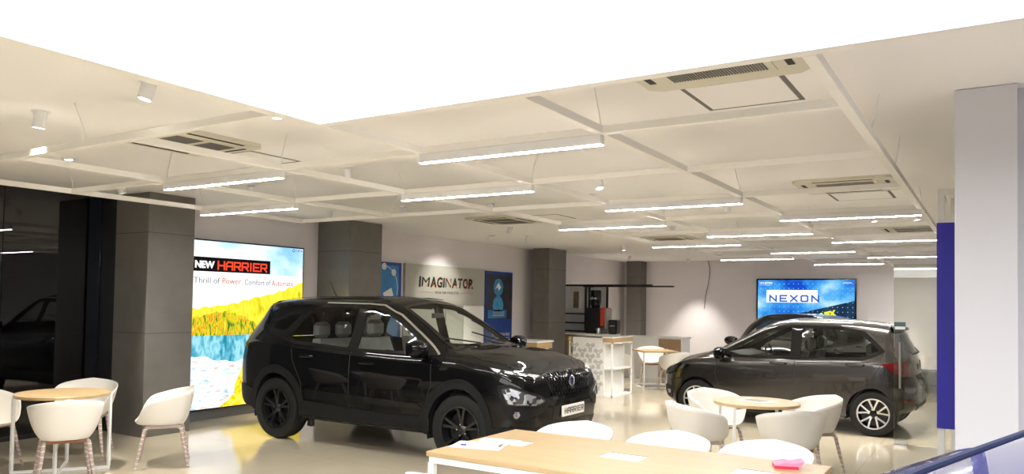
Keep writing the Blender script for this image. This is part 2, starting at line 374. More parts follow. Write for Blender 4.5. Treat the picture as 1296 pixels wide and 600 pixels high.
class Car:
    def __init__(s, P):
        s.P = P
        xa, xb = min(P['w']), max(P['w'])
        t = np.linspace(0, 1, P.get('nu', 200)); q = .5-.5*np.cos(PI*t); xs = xa+(xb-xa)*(.45*t+.55*q)
        C = {k: curve(P[k], xs) for k in ('w', 'zb', 'belt', 'yr', 'zr', 'zt')}
        if 'yb' in P: yb = curve(P['yb'], xs)
        else: yb = C['w']*.945
        nv = P.get('nv', 72); vq = np.linspace(0, 9, nv)
        w, zb, be = C['w'], C['zb'], C['belt']
        mid = zb+(be-zb)*.62
        ys = [w*.80, w*.955, w*.985, w*1.0, w*.985, yb, yb*.52+C['yr']*.48, C['yr'], C['yr']*.62, w*0]
        zs = [zb, zb+.025, zb+.17*(be-zb)/.8, mid, be-.07, be, be*.5+C['zr']*.5, C['zr'], C['zr']*.28+C['zt']*.72, C['zt']]
        Y = np.array(ys); Z = np.array(zs); n = len(xs)
        yy = np.array([pchip(range(10), Y[:, i], vq) for i in range(n)]); zz = np.array([pchip(range(10), Z[:, i], vq) for i in range(n)])
        xx = np.repeat(xs[:, None], nv, 1)
        # end caps : continue the end sections across the centre line
        def cap(i, b):
            ts = np.linspace(1, 0, 14)[1:]; L = []
            for tt in ts: L.append((xx[i]+b*(1-tt**2), yy[i]*tt, zz[i]))
            return L
        rows = [(xx[i], yy[i], zz[i]) for i in range(n)]
        rear = cap(0, -P.get('rb', .04))[::-1]; front = cap(n-1, P.get('fb', .08))
        rows = rear+rows+front
        X = np.array([r[0] for r in rows]); Yv = np.array([r[1] for r in rows]); Zv = np.array([r[2] for r in rows])
        kf, kr = P['fprof'], P['rprof']
        X = X+sstep(P['framp'], xb, X)*curve(kf, Zv)+(1-sstep(xa, P['rramp'], X))*curve(kr, Zv)
        s.V = []; s.Fc = []
        nr = len(rows)
        for sg in (-1, 1):
            o = len(s.V)
            for i in range(nr):
                for j in range(nv): s.V.append((X[i, j], sg*Yv[i, j], Zv[i, j]))
            for i in range(nr-1):
                for j in range(nv-1):
                    a, b, c, d = o+i*nv+j, o+(i+1)*nv+j, o+(i+1)*nv+j+1, o+i*nv+j+1
                    s.Fc.append((a, b, c, d) if sg < 0 else (d, c, b, a))
        s.bvh = BVHTree.FromPolygons(s.V, s.Fc)
        s.cent = [sum((Vector(s.V[k]) for k in f), Vector())/4 for f in s.Fc]
        s.dead = set()
        s.root = thing(P['name'], P['label'], 'car')
    def ray(s, p, d):
        h = s.bvh.ray_cast(p, d); return h
    def basis(s, d):
        d = Vector(d).normalized(); a = Vector((0, 0, 1)).cross(d)
        a = a.normalized() if a.length > .05 else Vector((1, 0, 0))
        return d, a, d.cross(a)
    def cut(s, poly3, d, grow=0):
        "remove the body faces seen inside the outline when looking along d"
        d, a, b = s.basis(d); P2 = [(Vector(p).dot(a), Vector(p).dot(b)) for p in poly3]
        x0, x1 = min(p[0] for p in P2), max(p[0] for p in P2); y0, y1 = min(p[1] for p in P2), max(p[1] for p in P2)
        cx, cy = (x0+x1)/2, (y0+y1)/2
        for i, c in enumerate(s.cent):
            if i in s.dead: continue
            u, v = c.dot(a), c.dot(b)
            if u < x0 or u > x1 or v < y0 or v > y1 or not pip(u, v, P2): continue
            o = c-d*6; h = s.bvh.ray_cast(o, d)
            if h[0] is not None and (h[0]-c).length < .06: s.dead.add(i)
    def patch(s, name, poly3, d, m, eps=.004, step=.04, holes=(), parent=None, skirt=.012, smooth=True, rnd=0):
        d, a, b = s.basis(d)
        to2 = lambda P: [Vector((Vector(p).dot(a), Vector(p).dot(b))) for p in P]
        O = to2(poly3)
        if rnd: O = rounded(O, rnd)
        O = dense(O, step); Hs = [dense(to2(h), step) for h in holes]
        vs = list(O); es = [(i, (i+1) % len(O)) for i in range(len(O))]
        for h in Hs:
            n = len(vs); vs += h; es += [(n+i, n+(i+1) % len(h)) for i in range(len(h))]
        x0, x1 = min(p.x for p in O), max(p.x for p in O); y0, y1 = min(p.y for p in O), max(p.y for p in O)
        nx, ny = int((x1-x0)/step)+1, int((y1-y0)/step)+1
        edge = [tuple(p) for p in vs]
        for i in range(1, nx):
            for j in range(1, ny):
                p = (x0+(x1-x0)*i/nx, y0+(y1-y0)*j/ny)
                if pip(p[0], p[1], O) and not any(pip(p[0], p[1], h) for h in Hs) and min((p[0]-e[0])**2+(p[1]-e[1])**2 for e in edge) > (step*.35)**2:
                    vs.append(Vector(p))
        r = delaunay_2d_cdt(vs, es, [], 0, 1e-6); V2, F2 = r[0], r[2]
        V3 = []; ok = []
        for p in V2:
            o = a*p.x+b*p.y-d*6; h = s.bvh.ray_cast(o, d)
            if h[0] is None: V3.append(Vector()); ok.append(False)
            else:
                nrm = h[1]
                if nrm.dot(d) > 0: nrm = -nrm
                V3.append(h[0]+nrm*eps); ok.append(True)
        F = []
        for f in F2:
            c = sum((V2[k] for k in f), Vector((0, 0)))/len(f)
            if not pip(c.x, c.y, O) or any(pip(c.x, c.y, h) for h in Hs) or not all(ok[k] for k in f): continue
            z = [V3[k] for k in f]
            if max((z[i]-z[i-1]).length for i in range(len(z))) > step*6: continue
            F.append(tuple(f))
        cnt = {}
        for f in F:
            for i in range(len(f)):
                e = (f[i-1], f[i]); cnt[tuple(sorted(e))] = cnt.get(tuple(sorted(e)), 0)+1
        low = {}; vv = list(V3); G = list(F)
        if skirt:
            for (i, j), c in cnt.items():
                if c == 1:
                    for k in (i, j):
                        if k not in low: low[k] = len(vv); vv.append(V3[k]+d*skirt)
                    G.append((i, j, low[j], low[i]))
        mb = MB().add(vv, G)
        return mb.build(name, m, parent or s.root, smooth)
    def ribbon(s, name, pts, d, wdt, m, eps=.003, parent=None):
        "a thin strip following the body"
        pts = dense(pts, .04, False); D, a, b = s.basis(d); L = []; Rr = []
        for i, p in enumerate(pts):
            t = (pts[min(i+1, len(pts)-1)]-pts[max(0, i-1)]); t2 = Vector((t.dot(a), t.dot(b))).normalized(); n2 = a*(-t2.y)+b*t2.x
            for sg, ls in ((1, L), (-1, Rr)):
                q = p+n2*(sg*wdt/2); o = a*q.dot(a)+b*q.dot(b)-D*6; h = s.bvh.ray_cast(o, D)
                nr = h[1] if h[0] is not None else -D
                if nr.dot(D) > 0: nr = -nr
                ls.append((h[0]+nr*eps) if h[0] is not None else None)
        vs = []; fs = []
        for i in range(len(pts)):
            vs += [L[i] or Vector(), Rr[i] or Vector()]
        for i in range(len(pts)-1):
            if L[i] and Rr[i] and L[i+1] and Rr[i+1] and (L[i]-L[i+1]).length < .2: fs.append((2*i, 2*i+1, 2*i+3, 2*i+2))
        n = len(vs); vs2 = vs+[v+D*.004 for v in vs]; f2 = list(fs)
        for f in fs: f2.append((f[0], f[3], n+f[3], n+f[0])); f2.append((f[2], f[1], n+f[1], n+f[2]))
        return MB().add(vs2, f2).build(name, m, parent or s.root, True)
    def window(s, name, poly, sg, m, parent=None, rnd=.03):
        p3 = [(x, 0, z) for x, z in poly]; s.cut(p3, (0, -sg, 0)); return s.patch(name, p3, (0, -sg, 0), m, .003, .05, parent=parent, rnd=rnd, skirt=.004)
    def finish(s, m):
        mb = MB().add(s.V, [f for i, f in enumerate(s.Fc) if i not in s.dead])
        return mb.build('body', m, s.root, True, angle=60)
    def side(s, x, z, sg): # body surface y at x,z
        h = s.bvh.ray_cast(Vector((x, sg*4, z)), Vector((0, -sg, 0))); return h[0].y if h[0] else sg*.8
    def wheel(s, x, y, r, wd, style, sg, kind):
        w = thing('wheel', None, None, (x, y, r)); w.parent = s.root
        rr = r*(.66 if kind == 'dark' else .67); h = wd/2
        mb = MB(); mb.lathe([(rr, -h*.9), (r*.86, -h), (r*.955, -h*.88), (r*.995, -h*.6), (r, 0), (r*.995, h*.6), (r*.955, h*.88), (r*.86, h), (rr, h*.9)], axis='y', n=56)
        mb.build('tyre', M['rubber'], w, True)
        mb = MB(); mb.lathe([(rr*1.01, -h*.85), (rr*1.01, h*.92), (rr*.94, h*.92), (rr*.90, h*.6), (rr*.88, -h*.3), (.06, -h*.35), (.0, -h*.35)], axis='y', n=48)
        o = mb.build('rim', M['rim_dark'] if kind == 'dark' else M['gloss_black'], w, True)
        mb = MB(); mb.lathe([(rr*1.03, h*.80), (rr*1.02, h*.97), (rr*.93, h*.95), (rr*.92, h*.80)], axis='y', n=48)
        mb.build('rim_edge', M['rim_dark'] if kind == 'dark' else M['rim_silver'], w, True)
        for k in range(5):
            q = 2*PI*k/5+PI/2; mb = MB()
            for e in ((-1, 1) if kind != 'dark' else (-1, 1)):
                a0 = q+e*.10; a1 = q+e*(.30 if kind != 'dark' else .20)
                pts = []
                for t in (0, .25, .5, .75, 1):
                    aa = a0+(a1-a0)*math.sin(t*PI/2) if kind != 'dark' else a0+(a1-a0)*t
                    rad = .045+(rr*.96-.045)*t; pts.append((rad*math.cos(aa), h*(.62+.22*t), rad*math.sin(aa), aa))
                ww = .0135 if kind != 'dark' else .017
                vs = []; fs = []
                for i, (px, py, pz, aa) in enumerate(pts):
                    tx, tz = -math.sin(aa), math.cos(aa); wv = ww*(1+.25*i/4)
                    for c, yy in ((-1, -.05), (-1, 0), (1, 0), (1, -.05)): vs.append((px+tx*wv*c*(.7 if yy == 0 else 1), py+yy, pz+tz*wv*c*(.7 if yy == 0 else 1)))
                for i in range(4):
                    for c in range(4):
                        d = (c+1) % 4; fs.append((i*4+c, i*4+d, i*4+4+d, i*4+4+c))
                fs += [(3, 2, 1, 0), (16, 17, 18, 19)]
                mb.add(vs, fs)
            mb.build('spoke', M['rim_dark'] if kind == 'dark' else M['rim_silver'], w)
        mb = MB(); mb.lathe([(.0, h*.72), (.028, h*.72), (.034, h*.66), (.05, h*.6), (.05, 0)], axis='y', n=24)
        mb.build('hub_cap', M['gloss_black'] if kind != 'dark' else M['rim_dark'], w, True)
        mb = MB()
        for k in range(5):
            q = 2*PI*k/5; mb.lathe([(0, h*.66), (.009, h*.66), (.009, h*.4)], c=(.058*math.cos(q), 0, .058*math.sin(q)), axis='y', n=8)
        mb.build('wheel_nuts', M['chrome'], w, True)
        mb = MB(); mb.lathe([(.05, -.02), (rr*.8, -.02), (rr*.8, .0), (.05, .0)], axis='y', n=40); mb.build('brake_disc', M['blackplastic'], w, True)
        if sg < 0: w.rotation_euler = (0, 0, PI)
        w.rotation_euler.x = 0
        return w
    def wheels(s, xf, xr, r, wd, kind, track):
        for x in (xf, xr):
            for sg in (1, -1): s.wheel(x, sg*track, r, wd, None, sg, kind)
    def arches(s, xf, xr, zc, ra, lip, m, flat=None, rr=None):
        for x in (xf, xr):
            for sg in (1, -1):
                zb = 0.0
                A = [(x+ra*math.cos(q), 0, zc+ra*math.sin(q)) for q in np.linspace(-.9, PI+.9, 40)]
                A += [(x-ra*.62, 0, -.1), (x+ra*.62, 0, -.1)]
                s.cut(A, (0, -sg, 0))
                out = [(x+(ra+lip)*math.cos(q), 0, zc+(ra+lip)*math.sin(q)) for q in np.linspace(-.17, PI+.17, 40)]
                inn = [(x+(ra-.012)*math.cos(q), 0, zc+(ra-.012)*math.sin(q)) for q in np.linspace(PI+.17, -.17, 40)]
                s.patch('wheel_arch', out+inn, (0, -sg, 0), m, .010 if lip > .04 else .006, .045, skirt=.05)
                # liner
                mb = MB(); vs = []; fs = []; n = 24; w = abs(s.side(x, zc+ra+.02, sg))
                for k in range(n+1):
                    q = -.3+(PI+.6)*k/n
                    for yy in (w-.03, .45): vs.append((x+(ra+.015)*math.cos(q), sg*yy, zc+(ra+.015)*math.sin(q)))
                fs = [(2*k, 2*k+1, 2*k+3, 2*k+2) for k in range(n)]+[tuple(range(1, 2*n+2, 2))]
                mb.add(vs, fs).build('wheel_liner', M['blackplastic'], s.root, True)
    def mirror(s, x, z, sg, m):
        y = s.side(x, z-.05, sg)
        prof = []; mb = MB()
        n = 10; vs = []; fs = []
        for i in range(n+1):       # blob along y
            t = i/n; yy = y+sg*(.045+.235*t); k = math.sin(PI*min(1, .18+.74*t))**.5
            for j in range(14):
                q = 2*PI*j/14; cx, cz = math.cos(q), math.sin(q)
                px = x+.02+(.115*k if cx > 0 else .07*k)*cx*abs(cx)**-.25 if abs(cx) > 1e-6 else x+.02
                vs.append((px, yy, z+.092*k*cz*(abs(cz)**-.25 if abs(cz) > 1e-6 else 1)+.01*t))
        for i in range(n):
            for j in range(14):
                l = (j+1) % 14; fs.append((i*14+j, i*14+l, (i+1)*14+l, (i+1)*14+j))
        fs += [tuple(range(14)), tuple(range(n*14, n*14+14))]
        o = mb.add(vs, fs).build('door_mirror', m, s.root, True)
        MB().tube([(x+.03, y-sg*.01, z-.055), (x+.02, y+sg*.10, z-.045)], .022, 8).build('mirror_stalk', M['blackplastic'], o, True)
        MB().box(x-.056, min(y+sg*.09, y+sg*.24), z-.06, x-.048, max(y+sg*.09, y+sg*.24), z+.065).build('mirror_glass', M['chrome'], o)
    def handle(s, x, z, sg, m, tilt=0):
        y = s.side(x, z, sg)
        pts = [(x-.11, y+sg*.002, z-tilt), (x-.09, y+sg*.03, z-tilt*.8), (x, y+sg*.038, z), (x+.09, y+sg*.03, z+tilt*.8), (x+.11, y+sg*.002, z+tilt)]
        MB().tube(pts, [.012, .018, .019, .018, .012], 8).build('door_handle', m, s.root, True)
    def cabin(s, x_dash, x_seat, x_rear, yw, z0, seat_m, top):
        mb = MB().box(x_rear-.75, -yw-.12, z0-.10, x_dash+.75, yw+.12, z0, .02); mb.build('cabin_floor', M['interior'], s.root)
        mb = MB(); mb.prism([(x_dash+.45, z0), (x_dash+.45, z0+.60), (x_dash+.1, z0+.66), (x_dash-.12, z0+.60), (x_dash-.08, z0+.40), (x_dash+.1, z0+.3), (x_dash+.1, z0)], -yw-.05, yw+.05, 'xz')
        mb.build('dashboard', M['interior'], s.root)
        for sg in (-1, 1):
            st = s.seat(x_seat, sg*.37, z0, .50, top, seat_m)
        s.seat(x_rear, 0, z0, 1.20, top-.05, seat_m, heads=3)
        q = MB(); cs = [(x_dash-.22+.05*math.sin(t)*.6, s.P.get('wheel_side', -1)*.37+.18*math.cos(t), z0+.58+.17*math.sin(t)) for t in np.linspace(0, 2*PI, 25)]
        q.tube(cs, .014, 8, False); q.tube([cs[0], cs[12]], .012, 6); q.tube([(x_dash-.22, s.P.get('wheel_side', -1)*.37, z0+.58), (x_dash, s.P.get('wheel_side', -1)*.37, z0+.5)], .03, 8)
        q.build('steering_wheel', M['blackplastic'], s.root, True)
    def seat(s, x, y, z0, w, top, m, heads=1):
        mb = MB(); h = w/2
        mb.box(x-.05, y-h, z0+.12, x+.48, y+h, z0+.34, .06)
        lean = .16; vs = []; n = 10
        for i in range(n+1):
            t = i/n; zz = z0+.26+(top-.18-z0-.26)*t; xx = x-.02-lean*t; k = 1-.18*t*t; th = .07-.02*t
            vs += [(xx-th, y-h*k, zz), (xx+th, y-h*k*.92, zz), (xx+th*.8, y, zz), (xx+th, y+h*k*.92, zz), (xx-th, y+h*k, zz)]
        fs = []
        for i in range(n):
            for j in range(5): l = (j+1) % 5; fs.append((i*5+j, i*5+l, i*5+5+l, i*5+5+j))
        fs += [(0, 1, 2, 3, 4), tuple(range(n*5+4, n*5-1, -1))]
        mb.add(vs, fs)
        for k in range(heads):
            yy = y if heads == 1 else y+(k-1)*.38
            mb.box(x-.25, yy-.13, top-.17, x-.14, yy+.13, top+.02, .04); mb.tube([(x-.19, yy-.05, top-.25), (x-.19, yy-.05, top-.1)], .008, 6); mb.tube([(x-.19, yy+.05, top-.25), (x-.19, yy+.05, top-.1)], .008, 6)
        return mb.build('seat', m, s.root, True)
    def remap(s, xr, kr, xf, kf, sz=1):
        "shorten the overhangs behind xr and ahead of xf"
        def go(o):
            if o.type == 'MESH':
                for v in o.data.vertices:
                    x = v.co.x
                    if x < xr: v.co.x = xr+(x-xr)*kr
                    elif x > xf: v.co.x = xf+(x-xf)*kf
                    if sz != 1 and v.co.z > .5: v.co.z = .5+(v.co.z-.5)*sz
            for k in kids(o):
                if not (k.type == 'EMPTY'): go(k)
        go(s.root)
    def rescale(s, sx, sz):
        s.root.scale = (sx, 1, sz)
        for k in kids(s.root):
            if k.name.startswith('wheel') and k.type == 'EMPTY': k.scale = (1/sx, 1, 1/sz); k.location.z /= sz
    def place(s, x, y, a):
        s.root.location = (x, y, 0); s.root.rotation_euler = (0, 0, R(a))

def build_suv():
    P = dict(name='suv', label='large glossy black SUV with black wheels and HARRIER plate, facing right', nu=210, nv=76,
        w={-2.31: .60, -2.27: .74, -2.15: .86, -1.9: .915, -1.37: .945, 0: .935, 1.0: .94, 1.5: .947, 1.85: .935, 2.05: .885, 2.2: .79, 2.27: .70},
        zb={-2.31: .40, -1.9: .30, -1.0: .27, 1.0: .27, 1.9: .25, 2.27: .28},
        belt={-2.31: 1.15, -1.6: 1.17, -1: 1.13, 0: 1.09, 1.0: 1.06, 1.4: 1.045, 1.9: 1.00, 2.15: .95, 2.27: .90},
        yr={-2.31: .50, -2.0: .59, -1.0: .645, .1: .645, .5: .69, .9: .75, 1.1: .76, 1.9: .68, 2.27: .50},
        zr={-2.31: 1.55, -1.6: 1.605, -.8: 1.625, -.1: 1.615, .2: 1.565, .6: 1.37, .95: 1.17, 1.1: 1.125, 1.5: 1.10, 2.0: 1.035, 2.27: .94},
        zt={-2.31: 1.61, -1.6: 1.665, -.8: 1.695, -.2: 1.70, .15: 1.67, .45: 1.55, .8: 1.37, 1.08: 1.205, 1.2: 1.17, 1.6: 1.15, 2.0: 1.085, 2.27: .97},
        fprof={.2: -.10, .45: .01, .62: .03, .85: .0, 1.0: -.07, 1.2: -.1}, rprof={.3: .06, .5: .0, .8: .0, 1.02: .03, 1.15: .06, 1.55: .24, 1.65: .27},
        framp=1.75, rramp=-1.75, fb=.09, rb=.04, wheel_side=-1)
    c = Car(P); r = c.root
    c.arches(1.37, -1.37, .37, .425, .085, M['cladding'])
    FW = [(.86, 1.115), (.62, 1.27), (.34, 1.43), (.10, 1.53), (-.06, 1.55), (-.10, 1.55), (-.10, 1.115)]
    RW = [(-.24, 1.12), (-.24, 1.555), (-.75, 1.555), (-.98, 1.515), (-1.20, 1.22), (-1.10, 1.165)]
    QW = [(-1.33, 1.27), (-1.12, 1.49), (-1.30, 1.465), (-1.66, 1.34), (-1.62, 1.30)]
    D = [(1.02, 1.085), (.70, 1.285), (.38, 1.47), (.10, 1.572), (-.1, 1.585), (-.78, 1.59), (-1.20, 1.53), (-1.78, 1.37), (-1.66, 1.255), (-1.1, 1.125), (-.2, 1.085)]
    for sg in (-1, 1):
        d = (0, -sg, 0)
        for n, W in (('front_door_glass', FW), ('rear_door_glass', RW), ('quarter_glass', QW)): c.window(n, W, sg, M['car_glass'] if n[0] == 'f' else M['car_glass'])
        c.patch('window_trim', [(x, 0, z) for x, z in D], d, M['gloss_black'], .006, .05, holes=[[(p.x, 0, p.y) for p in rounded(W, .03)] for W in (FW, RW, QW)], skirt=.008)
        c.ribbon('window_strip', [Vector((x, 0, z)) for x, z in [(1.03, 1.095), (.70, 1.302), (.38, 1.487), (.10, 1.588), (-.1, 1.601), (-.78, 1.605)]], d, .015, M['chrome'], .008)
        for L in ([(-.17, 1.08), (-.17, .42)], [(-1.12, 1.12), (-1.08, .95), (-.93, .70), (-.90, .42)], [(.98, 1.08), (1.0, .80), (.93, .60), (.90, .42)]):
            c.ribbon('door_gap', [Vector((x, 0, z)) for x, z in L], d, .009, M['slotblack'], .0015)
        c.patch('sill_cladding', [(.98, 0, .27), (.98, 0, .47), (.2, 0, .46), (-.96, 0, .50), (-.96, 0, .28)], d, M['cladding'], .012, .06)
        c.patch('door_lower_trim', [(.90, 0, .55), (.80, 0, .60), (-.85, 0, .63), (-.85, 0, .52)], d, M['gloss_black'], .012, .06)
        c.patch('fender_badge', [(1.10, 0, .955), (1.20, 0, .955), (1.22, 0, .985), (1.12, 0, .985)], d, M['chrome'], .008, .03)
        c.handle(-.02+.12, .97, sg, M['black_paint']); c.handle(-.85, 1.0, sg, M['black_paint'])
        c.mirror(.84, 1.15, sg, M['black_paint'])
        # tail lamp wraps the corner
        tl = c.patch('tail_lamp', [(-2.40, .5*sg, 1.03), (-2.0, .9*sg, 1.05), (-1.86, .9*sg, 1.075), (-2.02, .9*sg, 1.10), (-2.40, .5*sg, 1.11)], (.55, -.8*sg, 0), M['gloss_black'], .008, .04)
        c.patch('tail_lamp_lens', [(-2.40, .5*sg, 1.045), (-2.05, .9*sg, 1.06), (-2.05, .9*sg, 1.085), (-2.40, .5*sg, 1.095)], (.55, -.8*sg, 0), M['red_lamp'], .011, .04, parent=tl)
        # running light at bonnet edge
        df = (-.62, -.78*sg, 0)
        c.patch('running_light', [(1.80, .93*sg, 1.015), (2.28, .5*sg, .92), (2.28, .5*sg, .89), (2.08, .8*sg, .915), (1.86, .93*sg, .975)], df, M['gloss_black'], .008, .04)
        c.patch('running_light_strip', [(1.82, .93*sg, 1.005), (2.28, .50*sg, .918), (2.28, .50*sg, .897), (1.90, .93*sg, .975)], df, M['lamp_facets'], .011, .03)
        hz = c.patch('headlamp_housing', [(1.93, .92*sg, .84), (2.06, .87*sg, .86), (2.30, .56*sg, .74), (2.34, .42*sg, .66), (2.30, .56*sg, .57), (2.12, .84*sg, .50), (2.03, .88*sg, .56)], df, M['cladding'], .012, .035, rnd=.03)
        c.patch('headlamp', [(1.99, .90*sg, .80), (2.08, .86*sg, .82), (2.28, .60*sg, .73), (2.30, .52*sg, .685), (2.26, .62*sg, .655), (2.06, .87*sg, .675)], df, M['lamp_facets'], .020, .03, parent=hz)
        c.patch('headlamp_lens', [(1.98, .90*sg, .81), (2.08, .86*sg, .832), (2.29, .60*sg, .74), (2.31, .51*sg, .685), (2.27, .62*sg, .645), (2.05, .87*sg, .665)], df, M['lamp_glass'], .032, .03, parent=hz)
        c.patch('fog_lamp', [(2.11, .84*sg, .57), (2.13, .83*sg, .605), (2.16, .80*sg, .605), (2.17, .79*sg, .57), (2.15, .81*sg, .54), (2.13, .83*sg, .54)], df, M['white_lamp'], .022, .02, parent=hz)
        c.patch('bumper_corner_cladding', [(1.80, .93*sg, .42), (2.0, .90*sg, .45), (2.30, .55*sg, .42), (2.33, .30*sg, .35), (2.33, .30*sg, .31), (2.0, .9*sg, .30), (1.86, .93*sg, .31)], df, M['cladding'], .012, .04)
        c.patch('rear_bumper_cladding', [(-1.80, .93*sg, .55), (-2.1, .88*sg, .62), (-2.36, .5*sg, .60), (-2.36, .5*sg, .42), (-1.9, .9*sg, .35), (-1.82, .93*sg, .36)], (.55, -.8*sg, 0), M['cladding'], .012, .05)
    # windscreen
    W = [(1.06, -.62, 0), (1.10, 0, 0), (1.06, .62, 0), (.30, .535, 0), (.27, 0, 0), (.30, -.535, 0)]
    dn = (-.02, 0, -1)
    c.cut(W, dn); c.patch('windscreen', W, dn, M['wind_glass'], .004, .06, skirt=.003)
    Wo = [(1.11, -.67, 0), (1.15, 0, 0), (1.11, .67, 0), (.26, .565, 0), (.22, 0, 0), (.26, -.565, 0)]
    c.patch('windscreen_surround', Wo, dn, M['gloss_black'], .005, .05, holes=[[(x*.97+.01, y*.96, 0) for x, y, z in W]], skirt=.004)
    RG = [(-2.3, -.56, 1.16), (-2.3, .56, 1.16), (-2.1, .47, 1.47), (-2.1, -.47, 1.47)]
    c.cut(RG, (1, 0, 0)); c.patch('rear_screen', RG, (1, 0, 0), M['dark_glass'], .004, .06)
    # front face
    f = (-1, 0, 0)
    g = c.patch('grille', [(2.3, -.50, .93), (2.3, -.35, .955), (2.3, .35, .955), (2.3, .50, .93), (2.3, .42, .76), (2.3, .30, .725), (2.3, -.30, .725), (2.3, -.42, .76)], f, M['grille'], .006, .04)
    y0 = c.ray(Vector((4, 0, .84)), Vector((-1, 0, 0)))[0].x
    mb = MB(); mb.lathe([(.052, 0), (.058, .008), (.050, .016), (.044, .008)], c=(y0, 0, .85), axis='x', n=32, closed=True); bd = mb.build('badge', M['chrome'], r, True)
    mb = MB(); mb.lathe([(0, .004), (.045, .004), (.046, -.004)], c=(y0, 0, .85), axis='x', n=24); mb.build('badge_disc', M['ink_blue'], bd)
    mb = MB(); mb.obox((y0+.009, 0, .868), (.003, 0, 0), (0, .034, 0), (0, 0, .006)); mb.obox((y0+.009, 0, .842), (.003, 0, 0), (0, .007, 0), (0, 0, .03)); mb.build('badge_emblem', M['chrome'], bd)
    hm = MB()
    for j in range(5):
        for i in range(-9, 10):
            yy = i*.056+(.028 if j % 2 else 0); zz = .745+j*.047
            if abs(yy) > .40+.4*(zz-.745) or math.hypot(yy, zz-.85) < .07: continue
            ring = []
            for rad in (.030, .021):
                for k in range(6):
                    q = PI/6+k*PI/3; h = c.ray(Vector((4, yy+rad*math.cos(q), zz+rad*math.sin(q))), Vector((-1, 0, 0)))
                    ring.append((h[0] if h[0] else Vector((2.2, yy, zz)))+Vector((.018, 0, 0)))
            back = [v-Vector((.014, 0, 0)) for v in ring]
            hm.add(ring+back, [(k, (k+1) % 6, 6+(k+1) % 6, 6+k) for k in range(6)]+[(k, 12+k, 12+(k+1) % 6, (k+1) % 6) for k in range(6)]+[(6+k, 6+(k+1) % 6, 18+(k+1) % 6, 18+k) for k in range(6)])
    hm.build('honeycomb', M['gloss_black'], g)
    c.patch('grille_lower_bar', [(2.3, -.46, .715), (2.3, .46, .715), (2.3, .40, .685), (2.3, -.40, .685)], f, M['gloss_black'], .016, .04)
    c.patch('bumper_intake', [(2.3, -.48, .45), (2.3, .48, .45), (2.3, .56, .34), (2.3, -.56, .34)], f, M['grille'], .012, .04)
    c.patch('skid_plate', [(2.3, -.48, .335), (2.3, .48, .335), (2.3, .40, .29), (2.3, -.40, .29)], f, M['cladding'], .014, .04)
    px = c.ray(Vector((4, 0, .56)), Vector((-1, 0, 0)))[0].x+.012
    pl = MB().box(px-.012, -.25, .505, px+.006, .25, .615, .004).build('number_plate', M['white_lam'], r)
    strokes('plate_lettering', 'HARRIER', .050, .044, .024, .008, M['ink'], pl, (px+.0065, -.200, .535), (0, 1, 0), (0, 0, 1))
    # bonnet creases, roof things
    for sg in (-1, 1):
        c.ribbon('bonnet_gap', [Vector((1.14, .70*sg, 0)), Vector((1.6, .78*sg, 0)), Vector((2.0, .70*sg, 0)), Vector((2.2, .52*sg, 0))], (0, 0, -1), .008, M['slotblack'], .0015)
        c.ribbon('roof_rail', [Vector((.05, .50*sg, 0)), Vector((-.8, .50*sg, 0)), Vector((-1.6, .47*sg, 0))], (0, 0, -1), .035, M['gloss_black'], .02)
        a = c.ray(Vector((1.12, .25*sg+.05, 3)), Vector((0, 0, -1)))[0]; b = c.ray(Vector((.93, .25*sg-.35, 3)), Vector((0, 0, -1)))[0]
        MB().tube([a+Vector((0, 0, .02)), b+Vector((0, 0, .03))], .008, 6).build('wiper', M['blackplastic'], r, True)
    sp = MB(); vs = []
    for y in np.linspace(-.57, .57, 15):
        k = 1-.12*(y/.57)**2
        vs += [(-1.80, y, 1.655-.3*(1-k)), (-2.20*k, y, 1.615-.3*(1-k)), (-2.21*k, y, 1.575-.3*(1-k)), (-1.90, y, 1.56-.3*(1-k))]
    fs = []
    for i in range(14):
        for j in range(4): l = (j+1) % 4; fs.append((i*4+j, i*4+l, i*4+4+l, i*4+4+j))
    fs += [(0, 1, 2, 3), (59, 58, 57, 56)]
    sp.add(vs, fs).build('spoiler', M['black_paint'], r, True)
    an = c.ray(Vector((-1.30, 0, 3)), Vector((0, 0, -1)))[0]
    MB().tube([an, an+Vector((-.02, 0, .02)), an+Vector((-.14, 0, .20))], [.014, .007, .004], 8).build('antenna', M['blackplastic'], r, True)
    # inside mirror
    MB().obox((.36, 0, 1.48), (.015, 0, 0), (0, .10, 0), (0, 0, .028)).tube([(.37, 0, 1.49), (.34, 0, 1.57)], .008, 6).build('interior_mirror', M['blackplastic'], r)
    c.cabin(.78, -.10, -.98, .62, .42, M['seat_grey'], 1.40)
    MB().box(-2.05, -.62, .24, 2.0, .62, .34, .03).build('underbody', M['blackplastic'], r)
    MB().box(-.98, -.78, .17, -.90, -.72, .30, .01).build('mud_flap', M['blackplastic'], r)
    c.wheels(1.37, -1.37, .37, .235, 'dark', .815)
    c.finish(M['black_paint'])
    return c

